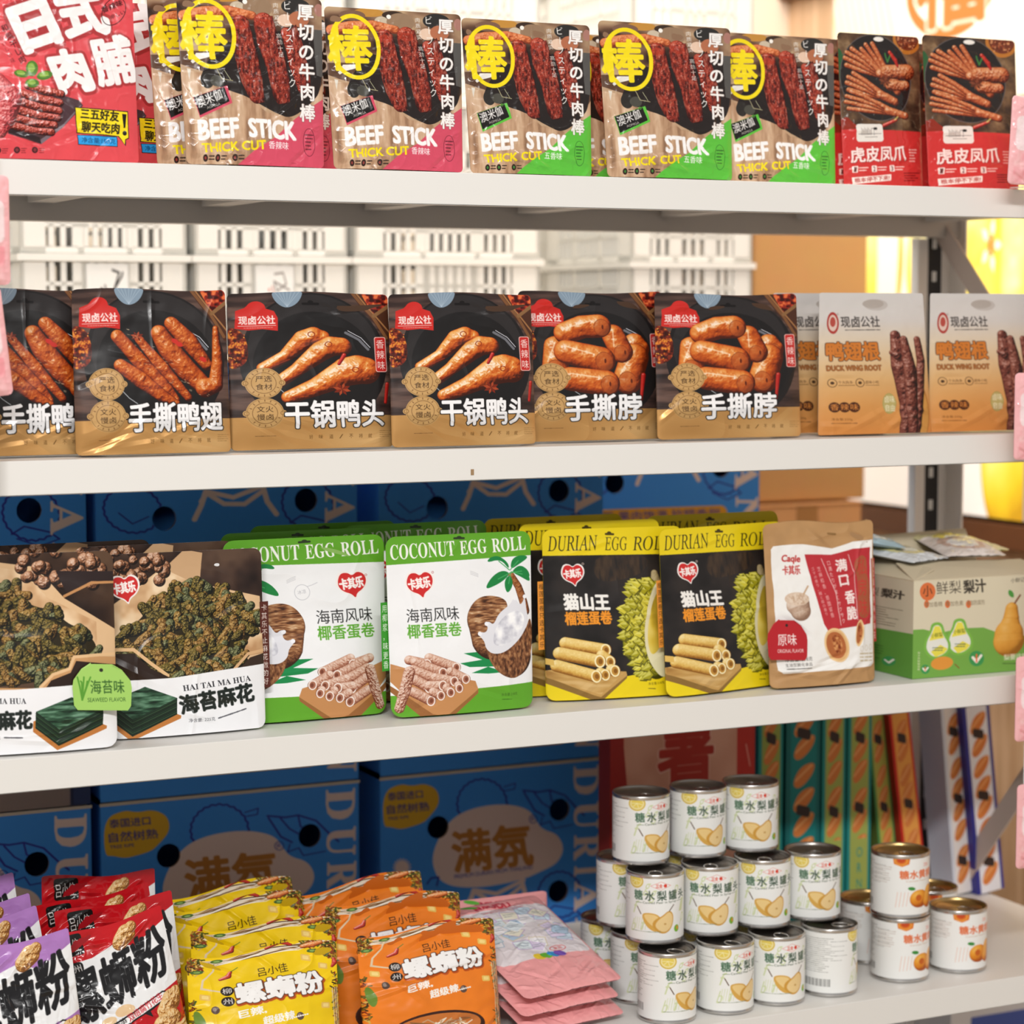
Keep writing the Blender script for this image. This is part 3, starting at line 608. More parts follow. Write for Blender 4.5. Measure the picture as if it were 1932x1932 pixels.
def art_seaweed(left=True):
    """left: text then stack; right: stack then text (the two designs of the seaweed twists)"""
    if left: a = Art([(-205, 485), (592, 452), (602, 1460), (-190, 1520)], 0.5, '#3a2a20')
    else: a = Art([(560, 460), (1425, 438), (1392, 1378), (568, 1420)], 0.5, '#3a2a20')
    o = 0 if left else 0
    if left:
        a.noise_poly([(-300, 400), (700, 400), (700, 1200), (-300, 1200)], ['#241712', '#3e2b20', '#5a4230'], 160, 3, 3)
        a.poly([(-300, 480), (200, 540), (340, 700), (600, 860), (600, 1010), (300, 1080), (-300, 1180)], '#dcb78c'); a.noise_poly([(-300, 500), (120, 560), (260, 700), (500, 820), (500, 1000), (-300, 1100)], ['#b98c60', '#d8b288', '#ecd0aa'], 90, 3, 6, 1, 1, 1.8)
        for i in range(34):
            rs = np.random.RandomState(i); a.tube([(120 + rs.rand() * 420, 460 + rs.rand() * 170)] , [26 + rs.rand() * 12], ['#1c100a', '#4a2c1c', '#8a5a3c', '#c49474', '#ecd0b8'], 0.5, 14, i)
        a.line([(340, 690), (480, 620), (600, 615)], 14, '#c08a58'); a.poly([(300, 560), (600, 560), (600, 610), (480, 612), (350, 670)], '#2c1f1e')
        crunch(a, [(-260, 760), (-60, 640), (100, 650), (160, 740), (290, 760), (350, 830), (440, 860), (520, 970), (380, 1010), (310, 1080), (200, 1130), (-60, 1160), (-260, 1170)], 190, 5)
        a.poly([(600, 1000), (480, 995), (370, 1000), (350, 1060), (260, 1090), (200, 1160), (-300, 1160), (-300, 1180), (600, 1180)], '#c99866'); a.poly([(600, 1040), (390, 1020), (360, 1080), (260, 1120), (220, 1175), (600, 1180)], '#2e1f18')
        a.line([(598, 985), (500, 990), (380, 1000), (355, 1060), (270, 1090), (205, 1155)], 16, '#e4bc8c')
        a.poly([(-300, 1180), (80, 1168), (300, 1150), (640, 1120), (640, 1560), (-300, 1560)], '#f1f1f3')
        nori(a, 172, 1275)
        a.text('𝐇𝐀𝐈 𝐓𝐀𝐈 𝐌𝐀 𝐇𝐔𝐀', -180, 1246, 132, 1240, 30, '#2a2a30', 0.6); a.text('海苔麻花', -170, 1385, 160, 1365, 92, '#1f2622', 6)
        a.text('净含量:225克', -120, 1428, 0, 1424, 16, '#55555c'); a.lines(20, 1414, 112, 1, 8, '#55555c', 9, seed=3)
    else:
        a.noise_poly([(500, 400), (1500, 400), (1500, 1200), (500, 1200)], ['#201512', '#3c2a22', '#5c4638'], 160, 3, 3)
        a.poly([(560, 760), (900, 520), (1050, 620), (1400, 700), (1400, 1000), (1340, 1060), (560, 1100)], '#dcb88e'); a.poly([(900, 530), (1000, 440), (1100, 460), (1080, 600), (1050, 640), (960, 600)], '#c8a27a')
        a.noise_poly([(560, 780), (880, 540), (1000, 600), (1400, 760), (1400, 1000), (560, 1090)], ['#bd9166', '#d9b48a', '#eed4b0'], 90, 3, 6, 1, 1, 1.8)
        for i in range(36):
            rs = np.random.RandomState(i); a.tube([(570 + rs.rand() * 330, 440 + rs.rand() * 170)], [22 + rs.rand() * 12], ['#1c100a', '#4a2c1c', '#8a5a3c', '#c49474', '#ecd0b8'], 0.5, 14, i)
        a.line([(560, 640), (600, 624)], 12, '#c08a58')
        crunch(a, [(600, 960), (640, 880), (760, 800), (800, 720), (930, 650), (1000, 625), (1180, 650), (1310, 710), (1330, 780), (1390, 800), (1400, 860), (1330, 900), (1290, 980), (1240, 1070), (900, 1120), (720, 1040), (610, 1010)], 210, 9)
        a.line([(600, 965), (700, 965), (790, 1040), (870, 1100)], 18, '#e2b988'); a.poly([(560, 985), (700, 985), (780, 1060), (880, 1110), (560, 1200)], '#2e1f18'); a.line([(1400, 985), (1310, 1000), (1230, 1075)], 16, '#d8ae80'); a.poly([(1400, 1000), (1320, 1020), (1240, 1090), (1400, 1080)], '#3a2a20')
        kaqile(a, 670, 645, 74)
        a.poly([(500, 1130), (900, 1112), (1150, 1080), (1450, 1050), (1450, 1500), (500, 1500)], '#f0f0f2')
        nori(a, 560, 1225)
        a.text('𝐇𝐀𝐈 𝐓𝐀𝐈 𝐌𝐀 𝐇𝐔𝐀', 948, 1182, 1318, 1140, 30, '#2a2a30', 0.6); a.text('海苔麻花', 935, 1298, 1332, 1240, 92, '#1f2622', 6)
        a.text('净含量: 225克', 972, 1340, 1112, 1334, 20, '#55555c'); a.lines(1130, 1322, 1280, 1, 8, '#55555c', 9, -0.28, seed=3)
    return a
def roll(a, p, q, r, cols, wrap=True, seed=1):
    a.tube([p, q], [r, r], cols, 0.38 if wrap else 0.08, 8, seed, spec=0.15, edge=0.2)
    e = np.array(q, float); a.ell(e[0], e[1], r * 0.82, r * 0.95, cols[2]); a.ell(e[0], e[1], r * 0.6, r * 0.7, cols[1]); a.ring(e[0], e[1], r * 0.75, r * 0.88, r * 0.22, cols[4])
    a.ell(e[0] + r * 0.1, e[1], r * 0.34, r * 0.42, cols[0])
def art_coconut(mirror=False):
    a = Art([(232, 368), (1030, 345), (1015, 1268), (268, 1308)], 0.52, '#f2f2f3')
    n = fbm(a.h, a.w, 60, 3, 5); a.c *= (0.985 + 0.03 * n)[..., None]
    G = '#62a62b'
    a.poly([(150, 300), (1100, 300), (1100, 478), (150, 528)], G); a.poly([(200, 1205), (1100, 1138), (1100, 1350), (200, 1350)], G)
    hdr = lambda: (a.text('𝖢𝖮𝖢𝖮𝖭𝖴𝖳'.replace('𝖢', '𝐂').replace('𝖮', '𝐎').replace('𝖭', '𝐍').replace('𝖴', '𝐔').replace('𝖳', '𝐓'), 262, 497, 612, 478, 84, '#f4f6ee'), a.text('𝐄𝐆𝐆', 642, 475, 788, 465, 78, '#f4f6ee'), a.text('𝐑𝐎𝐋𝐋', 818, 465, 1002, 452, 78, '#f4f6ee'))
    a.rrect(604, 376, 668, 388, 6, '#2c3a20'); a.ell(636, 378, 14, 9, '#2c3a20')
    for k in range(3): a.line([(690, 562 + k * 8), (712, 570 + k * 8), (732, 580 + k * 7)], 2.5, '#c8c8cc')
    # palm
    a.tube([(915, 590), (950, 650), (975, 730), (985, 780)], [17, 20, 23, 24], ['#4c2410', '#7c4420', '#a8683a', '#c89060'], 0.5, 8, 1, spec=0.1)
    for q in ([(910, 575), (860, 560), (800, 600), (762, 665), (830, 640), (880, 610)], [(905, 560), (860, 500), (780, 520), (800, 490), (850, 480), (900, 520)], [(910, 560), (920, 500), (970, 478), (1020, 490), (960, 530)], [(915, 570), (960, 540), (1010, 580), (1022, 630), (970, 600)], [(910, 580), (870, 620), (885, 695), (925, 640)], [(912, 575), (960, 560), (1022, 610), (1010, 560), (960, 530)]):
        a.poly(q, '#1e8240', smooth=True); c = np.mean(q, 0); a.line([q[0], c], 5, '#46a860')
    # coconut
    for q in ([(610, 1040), (760, 1020), (820, 1060), (660, 1060)], [(630, 990), (760, 980), (830, 1060)], [(670, 1090), (760, 1060), (850, 1090), (760, 1095)]): a.poly(q, '#1c8a4c')
    CO = ['#3a2012', '#6a4028', '#94623e', '#b98a60', '#dcbc98']
    a.tube([(770, 820), (800, 900)], [112, 130], CO, 0.5, 10, 3, spec=0.1); a.tube([(880, 960), (900, 1010)], [132, 112], CO, 0.5, 10, 4, spec=0.1)
    a.noise_poly([(668, 760), (740, 692), (850, 700), (895, 745), (840, 900), (760, 980), (700, 950), (662, 850)], CO, 9, 3, 6, 4, 0.7, 1.5, smooth=True); a.noise_poly([(750, 985), (850, 1000), (980, 880), (1010, 800), (1028, 900), (1000, 1040), (930, 1122), (860, 1120), (790, 1070)], CO[:4], 9, 3, 7, 1, 2, 1.5, smooth=True)
    a.poly([(750, 970), (745, 930), (715, 900), (720, 882), (755, 888), (770, 860), (752, 840), (775, 828), (800, 850), (830, 790), (905, 740), (925, 700), (945, 740), (965, 745), (985, 700), (990, 770), (1000, 830), (950, 920), (860, 990), (790, 1000)], '#e4e4ea', smooth=True)
    a.noise_poly([(790, 960), (800, 880), (850, 810), (930, 770), (980, 800), (960, 880), (880, 950)], ['#c4c4ce', '#e6e6ec', '#ffffff'], 36, 3, 8, 1, 1, 2, smooth=True)
    for x, y in ((762, 842), (722, 892), (928, 712), (984, 704)): a.ell(x, y, 11, 11, '#f4f4f8')
    # rolls on a board
    a.poly([(262, 1040), (330, 1060), (690, 1130), (706, 1170), (540, 1304), (430, 1300), (262, 1130)], '#c68c58', smooth=False); a.poly([(262, 1150), (470, 1290), (540, 1304), (706, 1170), (704, 1190), (545, 1330), (430, 1320), (262, 1180)], '#9c6638')
    RC = ['#7c4432', '#a86c54', '#cc9c84', '#e6c6b4', '#f6e6dc']
    for i, (p, q, r) in enumerate((((450, 1010), (590, 1060), 24), ((350, 1020), (440, 1040), 24), ((380, 1030), (520, 1085), 25), ((560, 1080), (640, 1120), 24), ((370, 1070), (480, 1115), 26), ((480, 1110), (580, 1130), 25), ((380, 1120), (450, 1160), 27), ((450, 1150), (520, 1150), 26), ((540, 1160), (560, 1185), 24), ((600, 1150), (605, 1165), 23), ((370, 1180), (460, 1225), 26), ((470, 1180), (510, 1200), 24))): roll(a, p, q, r, RC, seed=i)
    a.tube([(350, 1080), (330, 1170), (305, 1262)], [28, 28, 24], RC, 1.4, 9, 40, spec=0.1)
    a.poly([(190, 1100), (232, 1070), (240, 1110)], '#f2f2f2')
    if mirror: a.c = a.c[:, ::-1].copy(); a.ring(615, 650, 36, 40, 3, '#c4c4ca'); a.text('冰凉', 595, 662, 635, 655, 22, '#b4b4ba', 0.5); a.line([(640, 620), (665, 612), (690, 600)], 3, '#c4c4ca')
    o = 337 if mirror else 0; d = 446 if mirror else 0
    hdr(); kaqile(a, 416 + d, 628 - d * 0.035, 72); a.ring(486 + d, 565, 5, 5, 2, '#b04040')
    a.text('海南风味', 342 + o, 830 - o * 0.04, 618 + o, 818 - o * 0.04, 72, '#262626', 1.2); a.text('椰香蛋卷', 345 + o, 912 - o * 0.04, 626 + o, 900 - o * 0.04, 72, '#5aa52c', 2.4)
    if not mirror: a.text('净含量:218克', 832, 1212, 920, 1206, 16, '#3e6a1c', 0.4); a.lines(834, 1226, 888, 1, 6, '#3e6a1c', 6, seed=2)
    return a
def art_durian():
    # drawn over the first durian pouch and continued to the right where its neighbour hides it
    a = Art([(1045, 345), (1815, 300), (1800, 1175), (1062, 1250)], 0.53, '#262221')
    Y = '#ecd21c'
    a.noise_poly([(900, 300), (1900, 300), (1900, 1300), (900, 1300)], ['#1c1918', '#262221', '#322b28'], 120, 3, 4)
    a.poly([(950, 280), (1900, 240), (1900, 448), (950, 492)], Y); a.poly([(950, 1150), (1480, 1100), (1650, 1060), (1900, 1030), (1900, 1350), (950, 1350)], Y)
    I = '#2e2a14'
    a.text('𝐷𝑈𝑅𝐼𝐴𝑁', 1078, 463, 1358, 448, 84, I, 0.4); a.text('𝐸𝐺𝐺', 1392, 448, 1515, 443, 74, I, 0.4); a.text('𝑅𝑂𝐿𝐿', 1545, 444, 1760, 432, 76, I, 0.4)
    a.rrect(1394, 352, 1446, 364, 6, '#4a3e14'); a.ell(1418, 352, 12, 9, '#4a3e14')
    a.noise_poly([(1340, 480), (1480, 470), (1640, 470), (1600, 560), (1480, 600), (1360, 620), (1320, 560)], ['#262221', '#3c2e24', '#4c3a2a'], 30, 3, 8, 0.5, 2, 2, 0.8, smooth=True)
    kaqile(a, 1212, 582, 58); a.ring(1268, 523, 5, 5, 2, '#e0c8c0')
    a.text('猫山王', 1160, 770, 1402, 762, 82, '#f4f0ea', 5); a.text('榴莲蛋卷', 1164, 852, 1412, 834, 68, '#f0962a', 4)
    # durian
    D = ['#3a3a0c', '#6c6c14', '#a8a022', '#d4c840', '#f0ec90']
    a.tube([(1655, 560), (1664, 640)], [18, 40], ['#6c5a3a', '#a89468', '#cfc09a'], 0.2, 9, 1, spec=0)
    a.tube([(1650, 700), (1600, 800), (1600, 920), (1650, 1040)], [100, 138, 140, 70], D, 0.3, 12, 3, spec=0)
    rs = np.random.RandomState(4)
    for i in range(150):
        t = rs.rand(); y = 600 + t * 490; w = 175 * math.sqrt(max(0.02, 1 - ((t - 0.48) / 0.56) ** 2)); x = 1640 - w * rs.rand() ** 0.7 * 1.0; s_ = 20 + rs.rand() * 14; up_ = (t - 0.45) * 1.3
        dx, dy = -0.9 - 0.2 * rs.rand(), up_; c = [D[2], D[3], D[2]][rs.randint(3)]; a.poly([(x + 5, y - s_ * 0.85), (x + dx * s_, y + dy * s_ + 7), (x + 6, y + s_ * 0.95), (x + s_ * 0.8, y)], '#4e4c10', 0.75)
        a.poly([(x, y - s_ * 0.7), (x + dx * s_ * 1.3, y + dy * s_), (x, y + s_ * 0.7), (x + s_ * 0.7, y)], c); a.poly([(x, y - s_ * 0.6), (x + dx * s_ * 1.2, y + dy * s_), (x + s_ * 0.3, y)], D[4], 0.55)
    a.poly([(1680, 590), (1640, 640), (1600, 760), (1580, 900), (1600, 1010), (1650, 1080), (1690, 1100), (1760, 1060), (1800, 900), (1790, 700), (1740, 600)], '#e6dfb8', smooth=True)
    a.noise_poly([(1680, 640), (1640, 700), (1605, 830), (1600, 930), (1620, 990), (1660, 960), (1690, 900), (1700, 760)], ['#b4982a', '#d8bc40', '#f0dc78'], 50, 2, 5, 1, 2, 1.5, smooth=True); a.noise_poly([(1720, 660), (1700, 760), (1710, 900), (1750, 980), (1780, 860), (1770, 720)], ['#b4982a', '#d8bc40', '#f0dc78'], 50, 2, 6, 1, 2, 1.5, smooth=True)
    # rolls and board
    a.poly([(1058, 1095), (1120, 1080), (1480, 1075), (1485, 1095), (1345, 1215), (1310, 1212), (1060, 1140)], '#c49a58'); a.poly([(1058, 1125), (1310, 1205), (1345, 1212), (1484, 1095), (1484, 1108), (1346, 1236), (1308, 1232), (1060, 1160)], '#8c6a34')
    a.noise_poly([(1062, 1092), (1320, 1150), (1470, 1080), (1345, 1200), (1065, 1130)], ['#a87c40', '#c49a58', '#d8b478'], 40, 2, 4, 3, 0.5, 2)
    RC = ['#8c5a1c', '#c08c3c', '#e0b860', '#f0d48c', '#fbeec0']
    for i, (p, q, r) in enumerate((((1160, 945), (1372, 970), 31), ((1350, 1000), (1395, 1030), 30), ((1400, 1070), (1420, 1075), 30), ((1130, 1000), (1340, 1030), 33), ((1340, 1090), (1368, 1098), 29), ((1115, 1065), (1320, 1108), 32))): roll(a, p, q, r, RC, False, seed=i)
    a.poly([(1060, 1030), (1100, 1034), (1104, 1066), (1060, 1062)], '#e0b860')
    a.text('净含量:218克', 1600, 1140, 1690, 1128, 14, '#6a5a14', 0.3); a.lines(1600, 1156, 1640, 1, 6, '#6a5a14', 6, seed=2)
    return a
def art_caqle():
    a = Art([(535, 368), (1115, 335), (1160, 1175), (590, 1215)], 0.6, '#b98f60')
    n = fbm(a.h, a.w, 50, 3, 5); a.c *= (0.95 + 0.1 * n)[..., None]
    a.poly([(590, 484), (740, 476), (900, 486), (1010, 446), (1116, 440), (1140, 1085), (1120, 1100), (640, 1138), (614, 1120), (578, 500)], '#f0eeea', smooth=False)
    a.text('Caqle', 634, 575, 728, 578, 44, '#c03a38', 2.5); a.text('卡其乐', 640, 632, 730, 630, 46, '#c03a38', 2.2)
    a.poly([(750, 528), (890, 520), (1010, 484), (1105, 480), (1116, 880), (860, 915), (840, 880)], '#bb3038', smooth=False); a.poly([(1020, 545), (1060, 515), (1090, 540), (1090, 620), (1110, 680), (1108, 840), (1060, 856), (1030, 830), (1040, 650), (1018, 600)], '#a8563a', smooth=True)
    a.vtext('私房味', 1060, 530, 1066, 850, 60, '#c43a34', 1.5)
    a.line([(985, 515), (1018, 620), (1030, 860)], 3, '#f0d0cc'); a.line([(840, 545), (910, 720), (932, 888)], 3, '#f0d0cc')
    a.vtext('满口', 940, 535, 965, 690, 66, '#f8eae6', 3); a.vtext('香脆', 985, 700, 1000, 865, 58, '#f8eae6', 3)
    a.vtext('口満たりがまくサクサク', 875, 550, 950, 880, 20, '#f0d0cc', 0.3); a.vtext('芝麻和香、意面留香', 822, 585, 890, 850, 20, '#eab8b4', 0.2); a.vtext('ゴマの香り、麺と歯の香り', 790, 590, 858, 840, 17, '#eab8b4', 0.2)
    a.tube([(712, 790), (722, 815)], [60, 52], ['#8c6c58', '#b89a84', '#d8c4b2', '#ece0d4'], 0.1, 9, 1, spec=0.1); a.ell(706, 755, 62, 34, '#d8c0aa'); a.noise_poly([(650, 750), (700, 722), (766, 742), (740, 780), (680, 784)], ['#c4a68c', '#e0ccb8'], 9, 2, 3); a.line([(740, 730), (765, 690)], 9, '#c8a888')
    for cx, cy, rx, ry, ro in ((912, 990, 66, 92, -25), (1042, 928, 24, 70, 6)):
        a.ell(cx, cy, rx, ry, '#e2b47a', ro); a.ell(cx - 4, cy, rx * 0.78, ry * 0.78, '#b4683a', ro); a.noise_poly([(cx - rx * 0.6, cy - ry * 0.5), (cx + rx * 0.2, cy - ry * 0.6), (cx + rx * 0.6, cy + ry * 0.3), (cx, cy + ry * 0.6)], ['#7c3418', '#b4683a', '#d89a60'], 14, 3, 4, 1, 1, 2.4, smooth=True); a.ring(cx, cy, rx * 0.94, ry * 0.94, 5, '#f0d09c', ro)
    a.text('净含量: 218克', 650, 1078, 782, 1070, 22, '#55504c', 0.6); a.text('主油型脆化食品', 650, 1104, 782, 1096, 18, '#55504c', 0.4); a.lines(650, 1114, 782, 1, 6, '#55504c', 6, -0.05, seed=2)
    for k in range(3): a.ring(1056 + k * 30, 1010 - k * 4, 9, 14, 2, '#c4b494'); a.lines(1046 + k * 30, 1035, 1070 + k * 30, 3, 18, '#c4b494', 10, seed=k)
    a.rrect(874, 402, 920, 414, 5, '#8c683c')
    return a
def art_juice_front():
    a = Art([(1345, 660), (2080, 618), (2080, 1102), (1340, 1165)], 0.62, '#d8ceb4')
    a.poly([(1300, 910), (1400, 905), (1480, 925), (1600, 900), (1720, 895), (1850, 940), (2100, 930), (2100, 1200), (1300, 1200)], '#74a848', smooth=False)
    a.ell(1420, 712, 42, 46, '#d8703c'); a.text('小', 1396, 738, 1446, 736, 56, '#3a2a20', 1); a.text('鲜梨', 1468, 728, 1600, 720, 66, '#4a4238', 0.5); a.text('梨汁', 1615, 722, 1732, 712, 66, '#3a342c', 3)
    for k, t in enumerate(('零加香精', '零加色素', '零加防腐剂')): a.ell(1415 + k * 112, 776, 14, 20, '#d8703c'); a.text(t, 1406 + k * 112, 793 - k * 5, 1500 + k * 112, 788 - k * 5, 26, '#7a6a54', 0.4)
    a.text('小鲜记宝', 1862, 668, 1960, 660, 24, '#4a4238', 0.5)
    for cx, cy in ((1590, 945), (1470, 965)):
        a.poly([(cx - 28, cy - 94), (cx + 30, cy - 98), (cx + 44, cy - 40), (cx + 80, cy + 10), (cx + 70, cy + 70), (cx - 10, cy + 104), (cx - 70, cy + 60), (cx - 66, cy), (cx - 36, cy - 50)], '#7cb648', smooth=True)
        a.poly([(cx - 16, cy - 80), (cx + 20, cy - 82), (cx + 32, cy - 34), (cx + 66, cy + 14), (cx + 56, cy + 60), (cx - 10, cy + 90), (cx - 56, cy + 50), (cx - 52, cy), (cx - 26, cy - 44)], '#e6e6dc', smooth=True)
        a.poly([(cx - 10, cy - 76), (cx + 16, cy - 76), (cx + 40, cy - 16), (cx - 40, cy)], '#e8dc50'); a.poly([(cx - 30, cy + 56), (cx + 20, cy + 20), (cx + 60, cy + 40), (cx + 40, cy + 64), (cx - 6, cy + 84)], '#e8dc50'); a.text('小鲜梨', cx - 30, cy - 14, cx + 34, cy - 22, 24, '#4a5a20', 0.8); a.lines(cx - 20, cy + 36, cx + 30, 2, 12, '#5a6a5a', 6, seed=1)
    a.ell(1500, 1080, 60, 34, '#e0963c', -8); a.line([(1570, 1085), (1592, 1105)], 5, '#8c4c20')
    for cx, s in ((1410, 24), (1685, 40)): a.ell(cx, 1055 if s > 30 else 1112, s, s, '#3c9450'); a.line([(cx - s * 0.5, 1050 if s > 30 else 1108), (cx, 1072 if s > 30 else 1120), (cx + s * 0.6, 1040 if s > 30 else 1104)], s * 0.35, '#f4ece0'); a.line([(cx, 1072 if s > 30 else 1120), (cx, 1035 if s > 30 else 1100)], s * 0.2, '#e8663a')
    a.vtext('梨汁的鲜甜滋味', 1376, 1020, 1374, 1120, 14, '#f0e8d0')
    a.tube([(1868, 800), (1866, 850), (1856, 930), (1856, 960)], [34, 44, 78, 84], ['#9c6418', '#cc8c30', '#dc9c3c', '#e4aa4c', '#f0c070'], 0.02, 30, 1, spec=0.1)
    a.line([(1885, 770), (1912, 730)], 9, '#7a3c1c'); a.poly([(1880, 748), (1848, 730), (1850, 698), (1878, 715)], '#4c9440', smooth=True)
    a.text('梨要这样喝', 1832, 1064, 1990, 1052, 30, '#f2ecd8', 1.5); a.lines(1825, 1080, 1990, 1, 6, '#4a6a2c', 6, seed=3)
    return a
def art_juice_side():
    a = Art([(1125, 610), (1345, 660), (1340, 1165), (1155, 1110)], 0.7, '#cfc4ac')
    a.poly([(1100, 905), (1350, 955), (1350, 1200), (1100, 1200)], '#5f983c')
    a.text('小鲜梨', 1150, 738, 1240, 760, 50, '#4a4238', 0.5, up=(0.05, -1)); a.text('梨汁', 1248, 762, 1314, 774, 50, '#3a342c', 2.5, up=(0.05, -1))
    a.lines(1160, 800, 1310, 8, 13, '#7a705c', 5, 0.22, seed=4); a.lines(1160, 1000, 1260, 8, 12, '#3c6a24', 5, 0.22, seed=5)
    a.ell(1278, 1090, 18, 22, '#3c9450'); a.line([(1268, 1086), (1278, 1098), (1290, 1082)], 7, '#f4ece0')
    return a
# ------------------------------------------------------------------ artwork, bottom shelf and background
def chip(a, cx, cy, r, seed=1):
    a.tube([(cx - r * 0.5, cy + r * 0.3), (cx + r * 0.1, cy - r * 0.2), (cx + r * 0.5, cy - r * 0.5)], [r * 0.5, r * 0.62, r * 0.4], ['#7c4a1c', '#b47c3c', '#d8a462', '#ecc890', '#faecc8'], 1.1, 6, seed, spec=0.1)
def art_snack(col, dark):
    a = Art([(0, 0), (250, 0), (250, 330), (0, 330)], 1.3, col)
    n = fbm(a.h, a.w, 60, 3, 5); a.c *= (0.93 + 0.12 * n)[..., None]
    a.poly([(-5, 66), (90, 58), (140, 40), (180, 58), (255, 26), (255, 150), (160, 176), (60, 204), (-5, 214)], '#ececec')
    a.rrect(26, 8, 80, 50, 6, '#1a1716', slant=-0.06); a.text('吕小佳', 31, 44, 75, 40, 26, '#e8e4e0', 0.5)
    a.rrect(26, 62, 70, 84, 8, '#1a1716', slant=-0.06); a.text('柳州', 32, 82, 66, 79, 15, '#e8e4e0', 0.4)
    chip(a, 166, 34, 30, 3)
    a.text('螺蛳粉', 22, 186, 238, 128, 98, '#1b1a1c', 3.2, up=(0.02, -1))
    a.ell(90, 186, 16, 9, '#e8c89c', -10); a.poly([(104, 168), (130, 160), (150, 170), (140, 182), (108, 184)], '#e6c498', smooth=True)
    a.poly([(56, 214), (62, 202), (210, 160), (222, 164), (220, 176), (176, 190), (178, 202), (164, 192), (66, 220)], '#1c1a1a'); a.poly([(59, 213), (64, 205), (210, 163), (219, 166), (217, 174), (62, 217)], '#f4f2f0')
    a.text('双倍酸笋', 70, 214, 126, 198, 15, '#2a2626', 0.5); a.text('双倍腐竹花生', 130, 197, 210, 174, 15, dark, 0.7)
    for i, (x, y, r) in enumerate(((222, 190, 34), (196, 240, 46), (150, 262, 50), (224, 268, 46), (176, 306, 50), (120, 310, 40), (60, 310, 40))): chip(a, x, y, r, i)
    a.tube([(110, 262), (122, 244)], [10, 9], ['#2c1a14', '#54342a', '#86604c', '#c0a08c'], 0.3, 6, 2); a.line([(96, 250), (104, 244)], 5, '#4c9a34')
    a.rect(-5, -5, 255, 5, col, 0.6)
    return a
def art_noodle(col, ed):
    a = Art([(500, 1085), (1232, 1015), (1236, 1960), (512, 2000)], 0.46, col)
    n = fbm(a.h, a.w, 70, 3, 5); a.c *= (0.93 + 0.12 * n)[..., None]
    rs = np.random.RandomState(6); NC = ['#e8d6bc', '#c4a078', '#8c5e34', '#f4ecdc', '#6c4a24']
    def strand(pts, n_, sp, w=5, cols=NC, seed=0):
        r2 = np.random.RandomState(seed); p = np.array(pts, float)
        for i in range(n_): a.line(p + (r2.rand(*p.shape) - 0.5) * sp, w * (0.5 + r2.rand()), cols[r2.randint(len(cols))], 0.95)
    strand([(500, 1130), (620, 1120), (760, 1090), (900, 1080), (1040, 1080), (1150, 1030), (1232, 1010)], 30, 44, 6)
    strand([(640, 1110), (620, 1180), (570, 1250), (560, 1310), (640, 1335)], 2, 8, 7, ['#f0e4d0', '#e0ccaa'])
    for (x0, y0, x1, y1, s, n_) in ((500, 1090, 560, 1200, 20, 40), (1180, 1030, 1236, 1160, 21, 46), (500, 1400, 540, 1800, 22, 22), (1200, 1250, 1236, 1900, 23, 34), (1060, 1030, 1236, 1070, 24, 26)):
        r2 = np.random.RandomState(s)
        for i in range(n_ * 3):
            p = np.array([x0 + r2.rand() * (x1 - x0), y0 + r2.rand() * (y1 - y0)]); a.line([p, p + (r2.rand(2) - 0.5) * 50], 5 + r2.rand() * 6, ['#3c2c10', '#7c5a18', '#b88a2c', '#d8b458', '#4c5a20', '#8c3418'][r2.randint(6)])
    for k in range(7): a.line([(1195 + k * 5, 1380), (1200 + k * 6, 1960)], 3, NC[k % 5])
    def chili(p): a.tube(p, [9, 15, 8], ['#6c1410', '#a8281c', '#d0483c', '#f0a090'], 0.1, 9, 1)
    chili([(650, 1245), (690, 1225), (702, 1195)]); a.line([(704, 1190), (735, 1165)], 5, '#4c7c2c'); chili([(1215, 1160), (1220, 1190), (1205, 1220)]); chili([(880, 1060), (950, 1030), (1000, 1060)])
    a.tube([(1060, 1075), (1110, 1060), (1150, 1040)], [14, 20, 14], ['#7c3410', '#c8642c', '#e89050', '#f8c890'], 0.2, 9, 1)
    for p in ((1070, 1150), (575, 1370), (1155, 1210), (905, 1760), (1150, 1500)): a.rrect(p[0] - 24, p[1] - 22, p[0] + 24, p[1] + 22, 8, '#e8c060', slant=0.2); a.rrect(p[0] - 14, p[1] - 12, p[0] + 16, p[1] + 14, 6, '#f4d888', slant=0.2)
    for p in ((640, 1105), (1110, 1105), (545, 1190)): a.ell(p[0], p[1], 30, 14, '#4c6c34', -10); a.ell(p[0], p[1], 16, 7, '#8cac5c', -10)
    for p in ((617, 1468), (1010, 1560)): a.ell(p[0], p[1], 19, 28, '#5c4840'); a.ell(p[0] - 4, p[1] - 6, 9, 14, '#94847c')
    a.poly([(520, 1480), (545, 1470), (580, 1560), (560, 1640), (530, 1600)], '#6c8c34', smooth=True)
    a.text('吕小佳', 832, 1255, 978, 1242, 62, '#2c1c10', 1.2)
    for y, c in ((1333, '柳'), (1410, '州')): a.ell(677, y, 31, 35, '#241a16'); a.text(c, 656, y + 21, 698, y + 19, 42, '#f0ece8', 1.5)
    a.text('螺蛳粉', 724, 1436, 1150, 1396, 145, '#f4f2f0', 8.5, out=(5, '#2a1a12'), shadow=(6, 12, '#b44c14', 9))
    a.text('巨辣,', 720, 1540, 850, 1515, 58, '#f6f2ec', 3.4, lean=0.15); a.text('超级辣......', 830, 1600, 1050, 1560, 58, '#f6f2ec', 3.4, lean=0.15)
    # bowl of noodles below
    a.ell(870, 1850, 250, 150, '#3c2018'); a.ell(870, 1830, 225, 110, '#c87434'); 
    for i in range(40):
        r2 = np.random.RandomState(i + 90); p = np.array([700 + r2.rand() * 330, 1770 + r2.rand() * 100]); a.line([p, p + (r2.rand(2) - 0.3) * 90, p + (r2.rand(2) - 0.2) * [150, 60]], 8, NC[r2.randint(5)])
    return a
